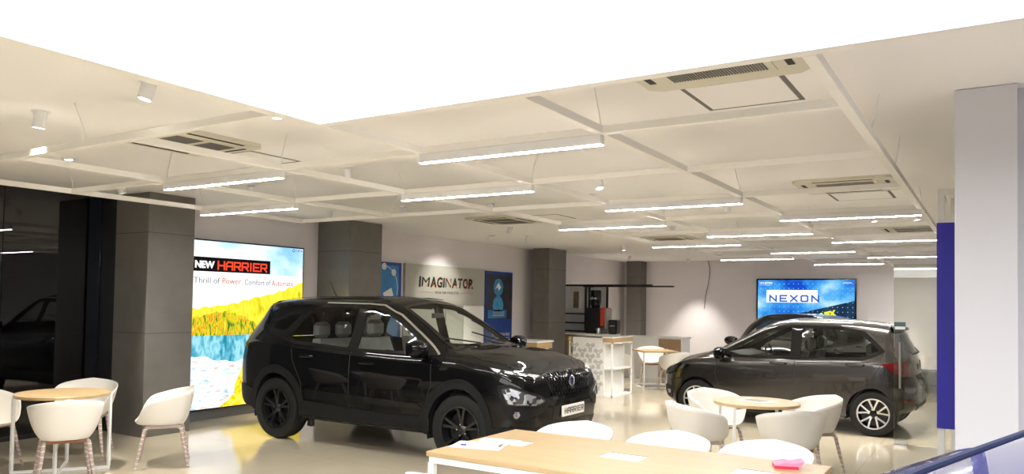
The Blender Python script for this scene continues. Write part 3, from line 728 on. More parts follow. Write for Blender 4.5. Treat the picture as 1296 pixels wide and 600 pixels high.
def hatch_params(name, label):
    return dict(name=name, label=label, nu=190, nv=72,
        w={-1.83: .52, -1.79: .64, -1.68: .755, -1.5: .80, -1.2: .832, 0: .835, 1.0: .832, 1.35: .815, 1.6: .76, 1.78: .65, 1.88: .50},
        zb={-1.83: .36, -1.5: .26, -.8: .20, .8: .19, 1.4: .19, 1.88: .24},
        belt={-1.83: 1.02, -1.3: 1.02, -.8: 1.0, 0: .965, .8: .925, 1.2: .90, 1.55: .82, 1.75: .74, 1.88: .68},
        yr={-1.83: .46, -1.5: .55, -.6: .605, .1: .605, .5: .65, .85: .71, 1.0: .70, 1.5: .60, 1.88: .36},
        zr={-1.83: 1.33, -1.4: 1.40, -.7: 1.445, -.1: 1.44, .2: 1.385, .55: 1.21, .95: 1.0, 1.1: .965, 1.5: .87, 1.88: .71},
        zt={-1.83: 1.40, -1.4: 1.48, -.7: 1.53, -.2: 1.53, .1: 1.495, .4: 1.37, .75: 1.19, 1.02: 1.045, 1.15: 1.01, 1.5: .925, 1.75: .82, 1.88: .72},
        fprof={.2: -.08, .42: 0, .6: 0, .8: -.06}, rprof={.25: .06, .42: -.03, .6: -.03, .72: .0, .80: .05, 1.0: .08, 1.35: .28, 1.45: .31},
        framp=1.4, rramp=-1.35, fb=.10, rb=.04, wheel_side=-1)
def build_hatch(name, label, paint, detail=True, P=None):
    c = Car(P or hatch_params(name, label)); r = c.root
    c.arches(1.2, -1.2, .30, .345, .022, paint)
    FW = [(.80, .985), (.60, 1.10), (.34, 1.25), (.08, 1.365), (-.10, 1.395), (-.13, 1.395), (-.13, .985)]
    RW = [(-.27, .99), (-.27, 1.395), (-.75, 1.39), (-1.02, 1.335), (-1.28, 1.12), (-1.06, 1.03)]
    D = [(.95, .955), (.62, 1.145), (.34, 1.30), (.08, 1.405), (-.12, 1.43), (-.8, 1.425), (-1.06, 1.375), (-1.38, 1.115), (-1.30, 1.08), (-1.08, .995), (-.2, .955)]
    for sg in (-1, 1):
        d = (0, -sg, 0)
        for n, W in (('front_door_glass', FW), ('rear_door_glass', RW)): c.window(n, W, sg, M['car_glass'])
        c.patch('window_trim', [(x, 0, z) for x, z in D], d, M['gloss_black'], .005, .05, holes=[[(p.x, 0, p.y) for p in rounded(W, .03)] for W in (FW, RW)], skirt=.008)
        for L in ([(-.20, 1.42), (-.20, .30)], [(.88, .95), (.92, .7), (.84, .45), (.84, .28)], [(-1.10, 1.36), (-1.38, 1.10), (-1.33, .95), (-1.12, .66), (-.98, .50), (-.86, .32), (-.2, .29)]):
            c.ribbon('door_gap', [Vector((x, 0, z)) for x, z in L], d, .008, M['slotblack'], .0015)
        ring = [Vector((-1.44+.085*math.cos(q)*(abs(math.cos(q))**-.2 if abs(math.cos(q)) > .01 else 1), 0, .80+.085*math.sin(q)*(abs(math.sin(q))**-.2 if abs(math.sin(q)) > .01 else 1))) for q in np.linspace(0, 2*PI, 25)]
        if sg > 0: c.ribbon('fuel_flap', ring, d, .006, M['slotblack'], .0015)
        c.handle(.02, .90, sg, paint); c.handle(-.98, .93, sg, paint)
        c.mirror(.78, 1.0, sg, M['gloss_black'])
        tl = c.patch('tail_lamp', [(-1.33, .83*sg, .955), (-1.55, .80*sg, .975), (-1.75, .66*sg, .985), (-1.84, .42*sg, .97), (-1.84, .42*sg, .82), (-1.72, .70*sg, .80), (-1.56, .80*sg, .83)], (.6, -.8*sg, 0), M['red_lamp'], .010, .035, rnd=.02)
        c.patch('reversing_lamp', [(-1.74, .62*sg, .96), (-1.82, .47*sg, .955), (-1.82, .47*sg, .87), (-1.74, .64*sg, .88)], (.6, -.8*sg, 0), M['white_lamp'], .014, .03, parent=tl)
        df = (-.62, -.78*sg, 0)
        hl = c.patch('headlamp', [(1.30, .82*sg, .80), (1.52, .79*sg, .815), (1.76, .66*sg, .735), (1.88, .46*sg, .685), (1.88, .46*sg, .62), (1.74, .68*sg, .635), (1.58, .77*sg, .68)], df, M['gloss_black'], .008, .035)
        c.patch('headlamp_reflector', [(1.56, .77*sg, .775), (1.70, .70*sg, .74), (1.75, .66*sg, .665), (1.62, .75*sg, .69)], df, M['white_lamp'], .012, .03, parent=hl)
        c.patch('headlamp_lens', [(1.30, .82*sg, .80), (1.52, .79*sg, .815), (1.76, .66*sg, .735), (1.88, .46*sg, .685), (1.88, .46*sg, .62), (1.74, .68*sg, .635), (1.58, .77*sg, .68)], df, M['lamp_glass'], .02, .04, parent=hl)
        fo = c.patch('fog_recess', [(1.62, .76*sg, .47), (1.80, .62*sg, .48), (1.80, .62*sg, .30), (1.66, .73*sg, .28)], df, M['slotblack'], .008, .03, rnd=.02)
        c.patch('fog_lamp', [(1.68, .72*sg, .41), (1.74, .68*sg, .41), (1.74, .68*sg, .35), (1.68, .72*sg, .35)], df, M['white_lamp'], .012, .02, parent=fo)
        c.patch('rear_reflector', [(-1.66, .72*sg, .50), (-1.80, .55*sg, .50), (-1.80, .55*sg, .46), (-1.66, .72*sg, .46)], (.6, -.8*sg, 0), M['red_lamp'], .01, .03)
        c.patch('sill_trim', [(.84, 0, .19), (.84, 0, .25), (-.84, 0, .25), (-.84, 0, .20)], d, M['cladding'], .010, .06)
    W = [(1.0, -.58, 0), (1.04, 0, 0), (1.0, .58, 0), (.20, .49, 0), (.17, 0, 0), (.20, -.49, 0)]; dn = (-.02, 0, -1)
    c.cut(W, dn); c.patch('windscreen', W, dn, M['wind_glass'], .004, .06, skirt=.003)
    c.patch('windscreen_surround', [(1.06, -.63, 0), (1.09, 0, 0), (1.06, .63, 0), (.16, .52, 0), (.12, 0, 0), (.16, -.52, 0)], dn, M['gloss_black'], .005, .05, holes=[[(x*.97+.01, y*.96, 0) for x, y, z in W]], skirt=.004)
    RG = [(-1.8, -.54, 1.06), (-1.8, .54, 1.06), (-1.6, .44, 1.34), (-1.6, -.44, 1.34)]
    c.cut(RG, (1, 0, 0)); c.patch('rear_screen', RG, (1, 0, 0), M['dark_glass'], .004, .06)
    f = (-1, 0, 0)
    c.patch('grille', [(1.9, -.46, .665), (1.9, .46, .665), (1.9, .40, .60), (1.9, -.40, .60)], f, M['grille'], .006, .04)
    c.patch('bumper_intake', [(1.9, -.48, .46), (1.9, .48, .46), (1.9, .42, .28), (1.9, -.42, .28)], f, M['grille'], .006, .04)
    c.patch('front_plate', [(1.9, -.25, .57), (1.9, .25, .57), (1.9, .25, .47), (1.9, -.25, .47)], f, M['white_lam'], .02, .05)
    b = (1, 0, 0)
    c.patch('rear_plate_recess', [(-1.9, -.30, .80), (-1.9, .30, .80), (-1.9, .27, .66), (-1.9, -.27, .66)], b, M['slotblack'], .004, .05)
    c.patch('rear_bumper_insert', [(-1.9, -.55, .44), (-1.9, .55, .44), (-1.9, .45, .32), (-1.9, -.45, .32)], b, M['cladding'], .01, .05)
    px = c.ray(Vector((-4, 0, .90)), Vector((1, 0, 0)))[0].x
    MB().lathe([(.040, 0), (.046, -.008), (.040, -.014), (.034, -.008)], c=(px, 0, .90), axis='x', n=24, closed=True).build('badge', M['chrome'], r, True)
    sp = MB(); vs = []
    for y in np.linspace(-.50, .50, 13):
        k = 1-.10*(y/.5)**2
        vs += [(-1.42, y, 1.465), (-1.64*k, y, 1.43-.15*(1-k)), (-1.65*k, y, 1.395-.15*(1-k)), (-1.5, y, 1.375)]
    fs = []
    for i in range(12):
        for j in range(4): l = (j+1) % 4; fs.append((i*4+j, i*4+l, i*4+4+l, i*4+4+j))
    fs += [(0, 1, 2, 3), (51, 50, 49, 48)]
    sp.add(vs, fs).build('spoiler', M['gloss_black'], r, True)
    px = c.ray(Vector((-4, 0, 1.08)), Vector((1, 0, 0)))[0]
    MB().tube([px+Vector((.01, 0, 0)), px+Vector((-.06, .02, .02)), px+Vector((-.03, .28, .09))], [.02, .012, .007], 8).build('rear_wiper', M['blackplastic'], r, True)
    MB().obox((.36, 0, 1.30), (.02, 0, 0), (0, .10, 0), (0, 0, .03)).tube([(.36, 0, 1.31), (.30, 0, 1.40)], .01, 6).build('interior_mirror', M['blackplastic'], r)
    c.cabin(.68, -.12, -.92, .52, .36, M['interior'], 1.24)
    MB().box(-1.5, -.52, .19, 1.45, .52, .28, .03).build('underbody', M['blackplastic'], r)
    c.wheels(1.2, -1.2, .297, .185, 'silver', .735)
    c.finish(paint)
    return c

def grille_mat():
    m = mat('honeycomb_grille', (.01, .01, .01), .4, spec=.25); nt = m.node_tree; b = nt.nodes['Principled BSDF']
    tc = [n for n in nt.nodes if n.type == 'TEX_COORD'][0]
    vo = nt.nodes.new('ShaderNodeTexVoronoi'); vo.feature = 'DISTANCE_TO_EDGE'; vo.inputs['Scale'].default_value = 22; vo.inputs['Randomness'].default_value = .25
    bp = nt.nodes.new('ShaderNodeBump'); bp.inputs['Strength'].default_value = .7; bp.inputs['Distance'].default_value = .02
    nt.links.new(tc.outputs['Object'], vo.inputs['Vector']); nt.links.new(vo.outputs['Distance'], bp.inputs['Height']); nt.links.new(bp.outputs[0], b.inputs['Normal'])
    return m
M['grille'] = grille_mat()
# ---------------------------------------------------------------- room
HC = 2.95; XW = -9.3; YB = 21.2
struct('floor', MB().box(-9.7, -5, -.1, 4.6, YB+.1, 0), M['floor'])
struct('ceiling', MB().box(-9.7, -5, HC, 4.6, YB+.1, HC+.1), M['ceiling'])
struct('wall_left', MB().box(XW-.3, 5.62, 0, XW, YB+.1, HC), M['wall'])
struct('wall_far', MB().box(XW, YB, 0, 4.6, YB+.1, HC), M['wall'])
struct('wall_right', MB().box(4.5, -5, 0, 4.6, YB, HC), M['white_wall'])
struct('wall_back', MB().box(-9.7, -5.1, 0, 4.6, -5, HC), M['white_wall'])
struct('trim_1', MB().box(-9.66, 5.56, 0, XW, 5.62, HC), M['night'])
struct('baseboard_left', MB().box(XW, 6.2, 0, XW+.012, 20.4, .09), M['plinth'])
def column(n, y0, y1, x1, label, XW=XW):
    o = struct('trim_%d' % n, MB().box(XW, y0, 0, x1, y1, HC-.002, .006), M['tile']); o['label'] = label
    m = MB()
    for z in (1.24, 2.46):
        m.box(XW, y0-.001, z, x1+.001, y1+.001, z+.005)
    m.build('tile_joint', M['tile_line'], o)
column(2, 5.545, 6.18, -8.62, 'grey stone-clad column left of the HARRIER poster')
column(3, 8.94, 9.70, -8.6, 'grey stone-clad column right of the HARRIER poster')
column(4, 15.38, 16.2, -8.6, 'grey stone-clad column left of the coffee shelf', -9.03)
column(5, 20.8, YB, -8.6, 'grey stone-clad column in the far corner', -9.05)
o = struct('trim_6', MB().box(-.19, 5.09, 0, .115, 5.5, HC-.002, .004), M['white_wall']); o['label'] = 'square white column at the right edge'
struct('wall_side', MB().box(.115, 5.22, 0, 4.5, 5.32, HC), M['white_wall'])
# night window wall on the left
w1 = tag(MB().box(-9.66, -5, 0, -9.60, 5.56, .05).build('window_1', M['night']), kind='structure')
for y0, y1 in ((-5, -.2), (-.19, 4.40), (4.41, 5.55)): MB().box(-9.64, y0, .05, -9.628, y1, HC).build('pane', M['night_glass'], w1)
struct('wall_outside', MB().box(-12.6, -6, -.1, -12.5, 7, 4), M['night'])
struct('ground_outside', MB().box(-12.5, -6, -.15, -9.7, 7, -.05), M['night'])

# ---------------------------------------------------------------- ceiling things
PX0, PY1 = -2.977, 2.855
t = thing('luminous_ceiling_panel', 'huge glowing white luminous panel in a cream frame, hung under the ceiling', 'light panel', (0, 0, 2.60))
MB().box(PX0, -3.5, 0, 3.4, PY1, .02).build('diffuser', M['panel_e'], t)
m = MB(); a = .02
m.box(PX0-a, -3.5-a, -.006, PX0, PY1+a, .03); m.box(3.4, -3.5-a, -.006, 3.4+a, PY1+a, .03); m.box(PX0, PY1, -.006, 3.4, PY1+a, .03); m.box(PX0, -3.5-a, -.006, 3.4, -3.5, .03)
m.build('frame', M['fix'], t)
m = MB(); q0, q1, q2, q3 = PX0-.31, PY1+.28, 3.71, -3.81
m.box(q0, q3, .062, PX0-a, q1, .34).box(3.4+a, q3, .062, q2, q1, .34).box(PX0-a, PY1+a, .062, 3.4+a, q1, .34).box(PX0-a, q3, .062, 3.4+a, -3.5-a, .34).box(PX0-a, -3.5-a, .03, 3.4+a, PY1+a, .10)
m.build('side_casing', M['beam'], t)

XL = [-.61, -1.925, -3.235, -4.60, -6.02, -7.50]
RY = [4.03, 5.47, 6.94, 8.50, 10.12, 11.62, 13.60, 15.25, 17.40, 19.72]
g = thing('suspended_grid', 'cream metal grid of square bars hung below the ceiling on thin wires', 'ceiling grid', (0, 0, 2.66))
W_ = .026
for x, y0, y1 in ((XL[0], PY1+.28, RY[9]), (XL[1], PY1+.28, RY[9]), (XL[2], PY1+.28, RY[8]), (XL[3], 2.81, RY[7]), (XL[4], 2.81, RY[2]), (XL[5], 1.2, RY[2])):
    MB().box(x-W_, y0, 0, x+W_, y1, .045, .002).build('bar', M['beam'], g)
rows = [(2.81, 5, None, PX0-.31)]+[(RY[i], 5, 0, None) for i in range(3)]+[(RY[i], 3, 0, None) for i in (3, 4, 5, 6, 7)]+[(RY[8], 2, 0, None), (RY[9], 1, 0, None)]
for y, a, b, xe in rows:
    x0 = XL[a]; x1 = xe if b is None else XL[b]
    MB().box(x0, y-W_, .001, x1, y+W_, .044, .002).build('bar', M['beam'], g)
for x, y in [(XL[0], 4.9), (XL[0], 6.2), (XL[0], 9.0), (XL[1], 4.03), (XL[1], 6.94), (XL[1], 10.1), (XL[2], 5.47), (XL[2], 8.5), (XL[3], 4.03), (XL[3], 5.47), (XL[3], 8.5), (XL[4], 4.03), (XL[4], 5.47), (XL[5], 5.47), (XL[5], 4.03), (XL[4], 6.94), (XL[1], 13.6), (XL[2], 11.6), (XL[3], 11.6), (-5.1, 2.81)]:
    s_ = random.choice((-1, 1))*random.uniform(.03, .10)
    MB().tube([(x, y, .04), (x+s_*.2, y, .12), (x+s_*.4, y+s_, .29)], .0035, 5).build('hanger_wire', M['fix'], g)

ORD = ['first', 'second', 'third', 'fourth', 'fifth', 'sixth', 'seventh', 'eighth', 'ninth', 'tenth']
fx = {0: (1, 3), 1: (2, 4), 2: (1,), 3: (0, 2), 4: (1,), 5: (0, 2), 6: (1,), 7: (0, 2), 8: (1,), 9: (0,)}
proto = None
for r_, cells in fx.items():
    for ci, c_ in enumerate(cells):
        xa, xb = XL[c_+1], XL[c_]
        side = 'the only one' if len(cells) == 1 else ('the right one' if c_ == min(cells) else 'the left one')
        nm = 'nearest row' if r_ == 0 else ('farthest row' if r_ == 9 else '%s row' % ORD[r_])
        f_ = thing('linear_light', 'white linear light under the grid, %s in the %s from the front' % (side, nm), 'ceiling light', ((xa+xb)/2, RY[r_], 2.66), 0, 'linear lights under the ceiling grid')
        h = (xb-xa)/2+.01
        MB().box(-h, -.026, -.058, h, .026, 0, .002).build('housing', M['fix'], f_)
        MB().box(-h+.003, -.022, -.0605, h-.003, .022, -.0575).build('diffuser', M['fix_e'], f_)

def cassette(x0, y0, x1, y1, label, long_slots=True):
    t = thing('air_conditioner', label, 'air conditioner', ((x0+x1)/2, (y0+y1)/2, HC)); w, d = (x1-x0)/2, (y1-y0)/2
    MB().prism([(-w, -d+.06), (-w+.06, -d), (w-.06, -d), (w, -d+.06), (w, d-.06), (w-.06, d), (-w+.06, d), (-w, d-.06)], -.028, 0).build('panel', M['ac'], t)
    MB().box(-w*.66, -d*.72, -.033, w*.66, d*.72, -.028).build('grille_frame', M['ac'], t)
    m = MB(); n = 34
    for i in range(n):
        x = -w*.56+w*1.12*i/(n-1); m.box(x-.004, -d*.62, -.037, x+.004, -.03, -.033); m.box(x-.004, .03, -.037, x+.004, d*.62, -.033)
    m.build('grille_slats', M['slot'], t)
    for s_ in (-1, 1):
        if long_slots: MB().box(-w*.6, s_*d*.84-.014, -.031, w*.6, s_*d*.84+.014, -.027).build('air_outlet', M['slotblack'], t)
        MB().box(s_*w*.84-.018, -d*.6, -.031, s_*w*.84+.018, d*.6, -.027).build('air_outlet', M['slotblack'], t)
    return t
cassette(-1.69, 3.35, -.80, 4.24, 'near cream ceiling cassette air conditioner beside the luminous panel edge', False)
cassette(-1.72, 8.0, -.80, 8.92, 'cream cassette air conditioner behind the right end of the grid')
cassette(-6.75, 9.4, -5.85, 10.3, 'cream cassette air conditioner above the black SUV, left of the grid')
cassette(-5.95, 3.45, -5.10, 4.30, 'cream cassette air conditioner on the left, above the round table')
cassette(-5.6, 13.4, -4.7, 14.3, 'small distant cream cassette air conditioner in front of the coffee corner')
cassette(-1.5, 13.0, -.6, 13.9, 'distant cream cassette air conditioner near the glass door')
def hatch(x0, y0, x1, y1, label):
    t = thing('access_hatch', label, 'hatch', (x0, y0, HC), 0, 'access hatches in the ceiling'); w, d = x1-x0, y1-y0
    MB().box(.03, .03, -.004, w-.03, d-.03, 0).build('hatch_door', M['ceiling'], t)
    m = MB(); k = .028
    m.box(0, 0, -.002, w, k, 0); m.box(0, d-k, -.002, w, d, 0); m.box(0, k, -.002, k, d-k, 0); m.box(w-k, k, -.002, w, d-k, 0)
    m.build('hatch_gap', M['slot'], t)
hatch(-1.56, 4.30, -.97, 4.90, 'square ceiling hatch beside the near air conditioner')
hatch(-1.57, 9.10, -.94, 9.76, 'square ceiling hatch behind the second air conditioner on the right')
hatch(-5.98, 4.38, -5.40, 4.96, 'square ceiling hatch beside the left air conditioner')
hatch(-5.85, 9.6, -5.25, 10.2, 'square ceiling hatch beside the air conditioner above the black SUV')

def downlight(x, y, label, tilt=0, az=0, on=True, power=1.0, cone=70):
    t = thing('spotlight', label, 'spotlight', (x, y, HC), 0, 'ceiling spotlights')
    MB().lathe([(.030, 0), (.062, 0), (.062, -.006), (.030, -.010)], n=24, closed=True).build('ceiling_ring', M['fix'], t, True)
    d = Vector((math.sin(tilt)*math.cos(az), math.sin(tilt)*math.sin(az), -math.cos(tilt)))
    q = Vector((0, 0, -1)).rotation_difference(d).to_matrix()
    m = MB(); rc = 'recessed' in label; k = .14 if rc else 1; m.lathe([(0, -.002), (.042, -.002), (.042, -.115*k), (.036, -.115*k), (.034, -.106*k)], n=24); m.v = [tuple(q @ Vector(v)) for v in m.v]
    m.build('barrel', M['fix'], t, True)
    m = MB(); m.lathe([(0, -.108*k), (.035, -.108*k), (.035, -.104*k), (0, -.104*k)], n=24); m.v = [tuple(q @ Vector(v)) for v in m.v]
    m.build('lens', M['spot_e'] if on else M['white_metal'], t, True)
    if on and power > 0:
        L = bpy.data.lights.new('spot_lamp', 'SPOT'); L.energy = SPOT_W*power; L.spot_size = R(cone); L.spot_blend = .85; L.shadow_soft_size = .035; L.color = (1, .94, .84)
        lo = bpy.data.objects.new('spot_lamp', L); COL.objects.link(lo); lo.parent = t; lo.location = d*.125; lo.rotation_euler = d.to_track_quat('-Z', 'Y').to_euler()
    return t
TG = R(25)
for a in [(-4.21, 2.69, 'white tilting spotlight beside the luminous panel corner', .25, -2.2, True, 1.2),
          (-5.59, 2.77, 'leftmost white tilting spotlight, lit, above the round table', .15, -2.8, True, 1.4),
          (-7.25, 3.85, 'small round recessed spotlight at the far left, above the window table', 0, 0, True, 1.5),
          (-5.25, 5.41, 'white spotlight tilted away, between the left linear lights', .35, 2.2, False),
          (-8.0, 7.9, 'round spotlight shining on the stone column right of the HARRIER poster', .3, 2.2, True, 2.0),
          (-4.21, 3.64, 'small round recessed spotlight just behind the luminous panel corner', 0, 0, True, 1.2),
          (-6.70, 7.97, 'unlit white spotlight above the black SUV roof', .4, 2.6, False),
          (-8.0, 12.1, 'lit spotlight above the IMAGINATOR board', .80, 3.1, True, .5),
          (-6.84, 10.9, 'unlit spotlight right of the one above the IMAGINATOR board', .5, 2.8, False),
          (-7.44, 12.5, 'spotlight shining at the blue poster right of the IMAGINATOR board', .35, 3, True, 1.8),
          (-5.43, 8.19, 'unlit spotlight behind the second linear light row', .5, 2.8, False),
          (-3.38, 7.02, 'small lit spotlight just left of the third row light', .3, -.5, True, 1.2),
          (-3.9, 8.0, 'lit round spotlight tilted down beside a grid crossing, mid room', .2, 2, True, 1.6),
          (-8.35, 5.0, 'white spotlight grazing the stone column left of the HARRIER poster', .35, 1.3, True, 1.6, 40),
          (-7.05, 5.75, 'unlit white spotlight over the round table aimed at the poster', .5, 2.6, False),
          (-2.75, 9.3, 'lit spotlight above the grey hatchback bonnet', .2, 1.5, True, 1.5),
          (-1.35, 11.2, 'lit spotlight above the grey hatchback rear wheel', .1, 0, True, 1.3),
          (-.85, 11.2, 'rightmost lit spotlight near the blue panel', .1, 0, True, 1.2),
          (-4.35, 11.8, 'lit spotlight in front of the patterned counter', .3, 2.4, True, 2.0),
          (-3.9, 13.0, 'lit spotlight above the hatchback nose, far half of the room', .2, 2, True, 1.5),
          (-6.7, 15.2, 'lit spotlight above the far square table', .1, 0, True, 2.0),
          (-7.0, 20.2, 'lit spotlight washing the far wall left of the NEXON screen', .2, 1.57, True, 1.3),
          (-2.0, 18.6, 'lit spotlight washing the far wall right of the NEXON screen', .5, 1.57, True, 2.2),
          (-8.0, 18.6, 'lit spotlight above the coffee shelf rack', .4, 2.6, True, 2.5),
          (-2.2, 14.6, 'lit spotlight above the dark SUV at the back', .2, 1.5, True, 1.5)]:
    downlight(*a)

# ---------------------------------------------------------------- pictures and signs
U = Vector((0, 0, 1)); RT = Vector((0, 1, 0))      # left wall: reading direction is +Y
sky = emit('poster_sky', (.25, .55, .95), POSTER_E, [(.55, .80, 1), (1, 1, 1)], 1.2, (1, 1, 1.6), (.35, .6))
pw = emit('poster_white', (1, 1, 1), POSTER_E)
hill = emit('poster_hill', (.30, .38, .02), POSTER_E, [(.90, .68, .02), (1, .80, .06), (.70, .66, .03), (.95, .74, .04)], 5, (1, 1.6, .8), (.30, .68))
forest = emit('poster_forest', (.03, .10, .01), POSTER_E, [(.10, .26, .02), (.45, .48, .02), (.85, .62, .02), (.60, .18, .02), (.95, .80, .05)], 11, (1, 2.0, .6), (.30, .66))
lake = emit('poster_lake', (.02, .22, .32), POSTER_E, [(.10, .42, .55), (.35, .70, .80), (.15, .50, .62)], 6, (1, 2, .9), (.3, .7))
foam = emit('poster_foam', (.35, .50, .65), POSTER_E, [(.65, .78, .85), (.95, .97, 1), (.85, .82, .85), (.70, .45, .38)], 5, (1, 1, 3), (.3, .66))
shore = emit('poster_shore', (.50, .28, .0), POSTER_E, [(1, .66, .0), (1, .82, .12)], 14, (1, 1, 1), (.3, .6))
pblack = emit('poster_black', (.008, .006, .006), POSTER_E); pred = emit('poster_red', (1, .07, .03), POSTER_E); pgrey = emit('poster_grey', (.12, .14, .17), POSTER_E)
t = thing('light_box', 'tall backlit poster reading NEW HARRIER with lake and autumn hill, on left wall', 'poster', (XW+.004, 0, 0))
Y0, Y1, Z0, Z1 = 6.22, 8.56, .14, 2.49
m = MB(); m.box(0, Y0, Z0, .09, Y1, Z1); m.build('housing', M['gloss_black'], t)
def flat(nm, poly, x, mt, par, th=.003): return MB().prism(poly, x, x+th, 'yz').build(nm, mt, par)
e = .02; q0, q1, z0, z1 = Y0+e, Y1-e, Z0+e, Z1-e
flat('sky_print', [(q0, 1.4), (q1, 1.4), (q1, z1), (q0, z1)], .09, sky, t)
flat('haze_print', [(q0, 1.45), (q1, 1.75), (q1, 2.03), (q0, 2.06)], .0935, pw, t)
wav = lambda y0, y1, f, n=40: [(y0+(y1-y0)*i/n, f(y0+(y1-y0)*i/n)+.012*math.sin(i*1.7)+.008*math.sin(i*4.1)) for i in range(n+1)]
hf = lambda y: float(pchip([6.2, 6.85, 7.2, 7.6, 7.95, 8.2, 8.6], [1.49, 1.56, 1.60, 1.69, 1.76, 1.83, 1.97], y))
flat('hill_print', [(q0, 1.1), (q1, .90)]+wav(q1, q0, hf), .097, hill, t)
flat('forest_print', [(q0, 1.10), (7.95, 1.10)]+wav(7.95, q0, lambda y: 1.45-.30*max(0, (y-7.4)/.55)**1.5-.04*math.sin(y*6)), .1005, forest, t)
flat('lake_print', [(q0, .70), (7.75, .70), (7.9, 1.16), (q0, 1.165)], .104, lake, t)
flat('foam_print', [(q0, z0), (7.3, z0)]+wav(7.6, q0, lambda y: .84+.05*math.sin(y*5), 14), .1075, foam, t)
flat('shore_print', [(7.05, z0), (q1, z0), (q1, 1.30), (8.2, 1.20), (7.95, 1.08), (7.78, .98), (7.62, .90), (7.48, .80), (7.40, .68), (7.36, .56), (7.30, .46), (7.30, .34), (7.18, .24)], .111, shore, t)
bn = flat('banner', [(q0, 2.045), (7.88, 2.05), (7.88, 2.245), (q0, 2.245)], .114, pblack, t, .004)
text('banner_word', 'NEW', .13, pw, bn, (.119, 6.75, 2.14), RT, U, width=.31, bold=.006)
strokes('banner_name', 'HARRIER', .105, .10, .035, .022, pred, bn, (.119, 6.965, 2.085), RT, U)
text('tagline', 'Thrill of', .115, pgrey, t, (.118, 6.58, 1.925), RT, U, width=.42, align='LEFT')
text('tagline', 'Power.', .115, pred, t, (.118, 7.04, 1.925), RT, U, width=.34, align='LEFT')
text('tagline', 'Comfort of', .115, pgrey, t, (.118, 7.42, 1.92), RT, U, width=.47, align='LEFT')
text('tagline', 'Automatic.', .115, pred, t, (.118, 7.91, 1.92), RT, U, width=.45, align='LEFT')
text('logo_word', 'TATA', .06, M['ink'], t, (.118, 8.44, 2.435), RT, U, width=.13)
MB().lathe([(.018, 0), (.026, 0), (.026, .003), (.018, .003)], c=(.116, 8.33, 2.435), axis='x', n=16, closed=True).build('logo_ring', M['ink'], t)
struct('trim_7', MB().box(XW, 6.18, 0, XW+.05, 8.94, .135), M['plinth'])

# IMAGINATOR board
t = thing('display_board', 'grey board lettered IMAGINATOR with white panels below, behind the black SUV', 'board', (XW+.004, 0, 0))
gb = mat('grey_green_board', (.42, .42, .37), .5, var=.03)
MB().box(0, 11.08, 1.62, .06, 13.70, 2.385).build('top_panel', gb, t)
MB().box(0, 11.08, 0, .04, 12.35, 1.61).build('lower_panel', gb, t); MB().box(0, 12.36, 0, .05, 12.95, 1.61).build('lower_panel', gb, t); MB().box(0, 12.96, 0, .055, 13.70, 1.61).build('white_panel', M['white_lam'], t)
cols = ['ink']*10; orange = mat('orange_print', (.80, .32, .08), .5)
wd = [.075, .27, .21, .19, .075, .21, .21, .17, .19, .19]; x = 11.47
tot = sum(wd)+.014*9; k = 1.80/tot
for ch, w, cl in zip('IMAGiNATOR', wd, cols):
    text('letter', ch, .27, M[cl], t, (.062, x+w*k/2, 2.06), RT, U, width=w*k, bold=.010 if ch not in 'MN' else 0, shear=.08)
    x += (w+.014)*k
for y, w_, z, k_ in ((11.72, .05, 2.0, 1), (11.90, .05, 2.02, 0), (12.02, .06, 1.98, 1), (12.22, .05, 2.1, 0), (12.46, .05, 2.05, 1), (12.68, .06, 2.0, 1), (12.78, .04, 2.1, 0), (13.02, .08, 2.10, 0), (13.04, .06, 2.0, 0), (13.20, .05, 2.02, 1)): MB().prism([(y-w_/2, z-.04), (y+w_/2, z-.03), (y+w_/4, z+.05)], .0662, .0675, 'yz').build('letter_fill', orange if k_ else M['red_ink'], t)
text('slogan', 'YOUR CAR. YOUR STYLE', .075, M['plinth'], t, (.062, 12.37, 1.86), RT, U, width=.78)
for a, b in ((11.5, 11.93), (12.82, 13.28)): MB().box(.06, a, 1.857, .063, b, 1.863).build('rule_line', M['red_ink'], t)

# blue posters
bl = mat('poster_blue', (.015, .05, .28), .4, var=.2); cy = mat('poster_cyan', (.03, .20, .50), .4, var=.6, scale=3); dk = mat('poster_dark', (.03, .03, .04), .4, var=.8, scale=4); gl = mat('poster_globe', (.05, .25, .50), .4, var=.9, scale=14)
t = thing('wall_poster', 'blue poster with white round icons, left of the IMAGINATOR board', 'poster', (XW, 0, 0))
MB().box(0, 10.10, .85, .05, 10.98, 2.38).build('frame', bl, t); MB().box(.05, 10.14, .89, .053, 10.90, 2.32).build('print', cy, t)
m = MB()
for y, z in ((10.50, 2.30), (10.76, 2.20)): m.lathe([(0, 0), (.06, 0), (.06, .004), (0, .004)], c=(.053, y, z), axis='x', n=20)
arc = [(.056, 10.45+.42*math.sin(a), 1.92+.40*math.cos(a)) for a in np.linspace(0, 1.9, 14)]; m.tube(arc, .006, 5)
m.obox((.055, 10.62, 1.80), (.002, 0, 0), (0, .11, .05), (0, -.03, .07)); m.build('icon_print', M['white_ink'], t)
m = MB(); m.lathe([(.03, 0), (.035, 0), (.035, .003), (.03, .003)], c=(.057, 10.76, 2.20), axis='x', n=16, closed=True).lathe([(.03, 0), (.035, 0), (.035, .003), (.03, .003)], c=(.057, 10.50, 2.30), axis='x', n=16, closed=True); m.build('icon_mark', bl, t)
t = thing('wall_poster', 'dark blue poster with glowing blue globe, right of the IMAGINATOR board', 'poster', (XW, 0, 0))
MB().box(0, 13.76, .62, .05, 14.85, 2.365).build('frame', bl, t); MB().box(.05, 13.80, 1.32, .053, 14.81, 2.30).build('print', dk, t)
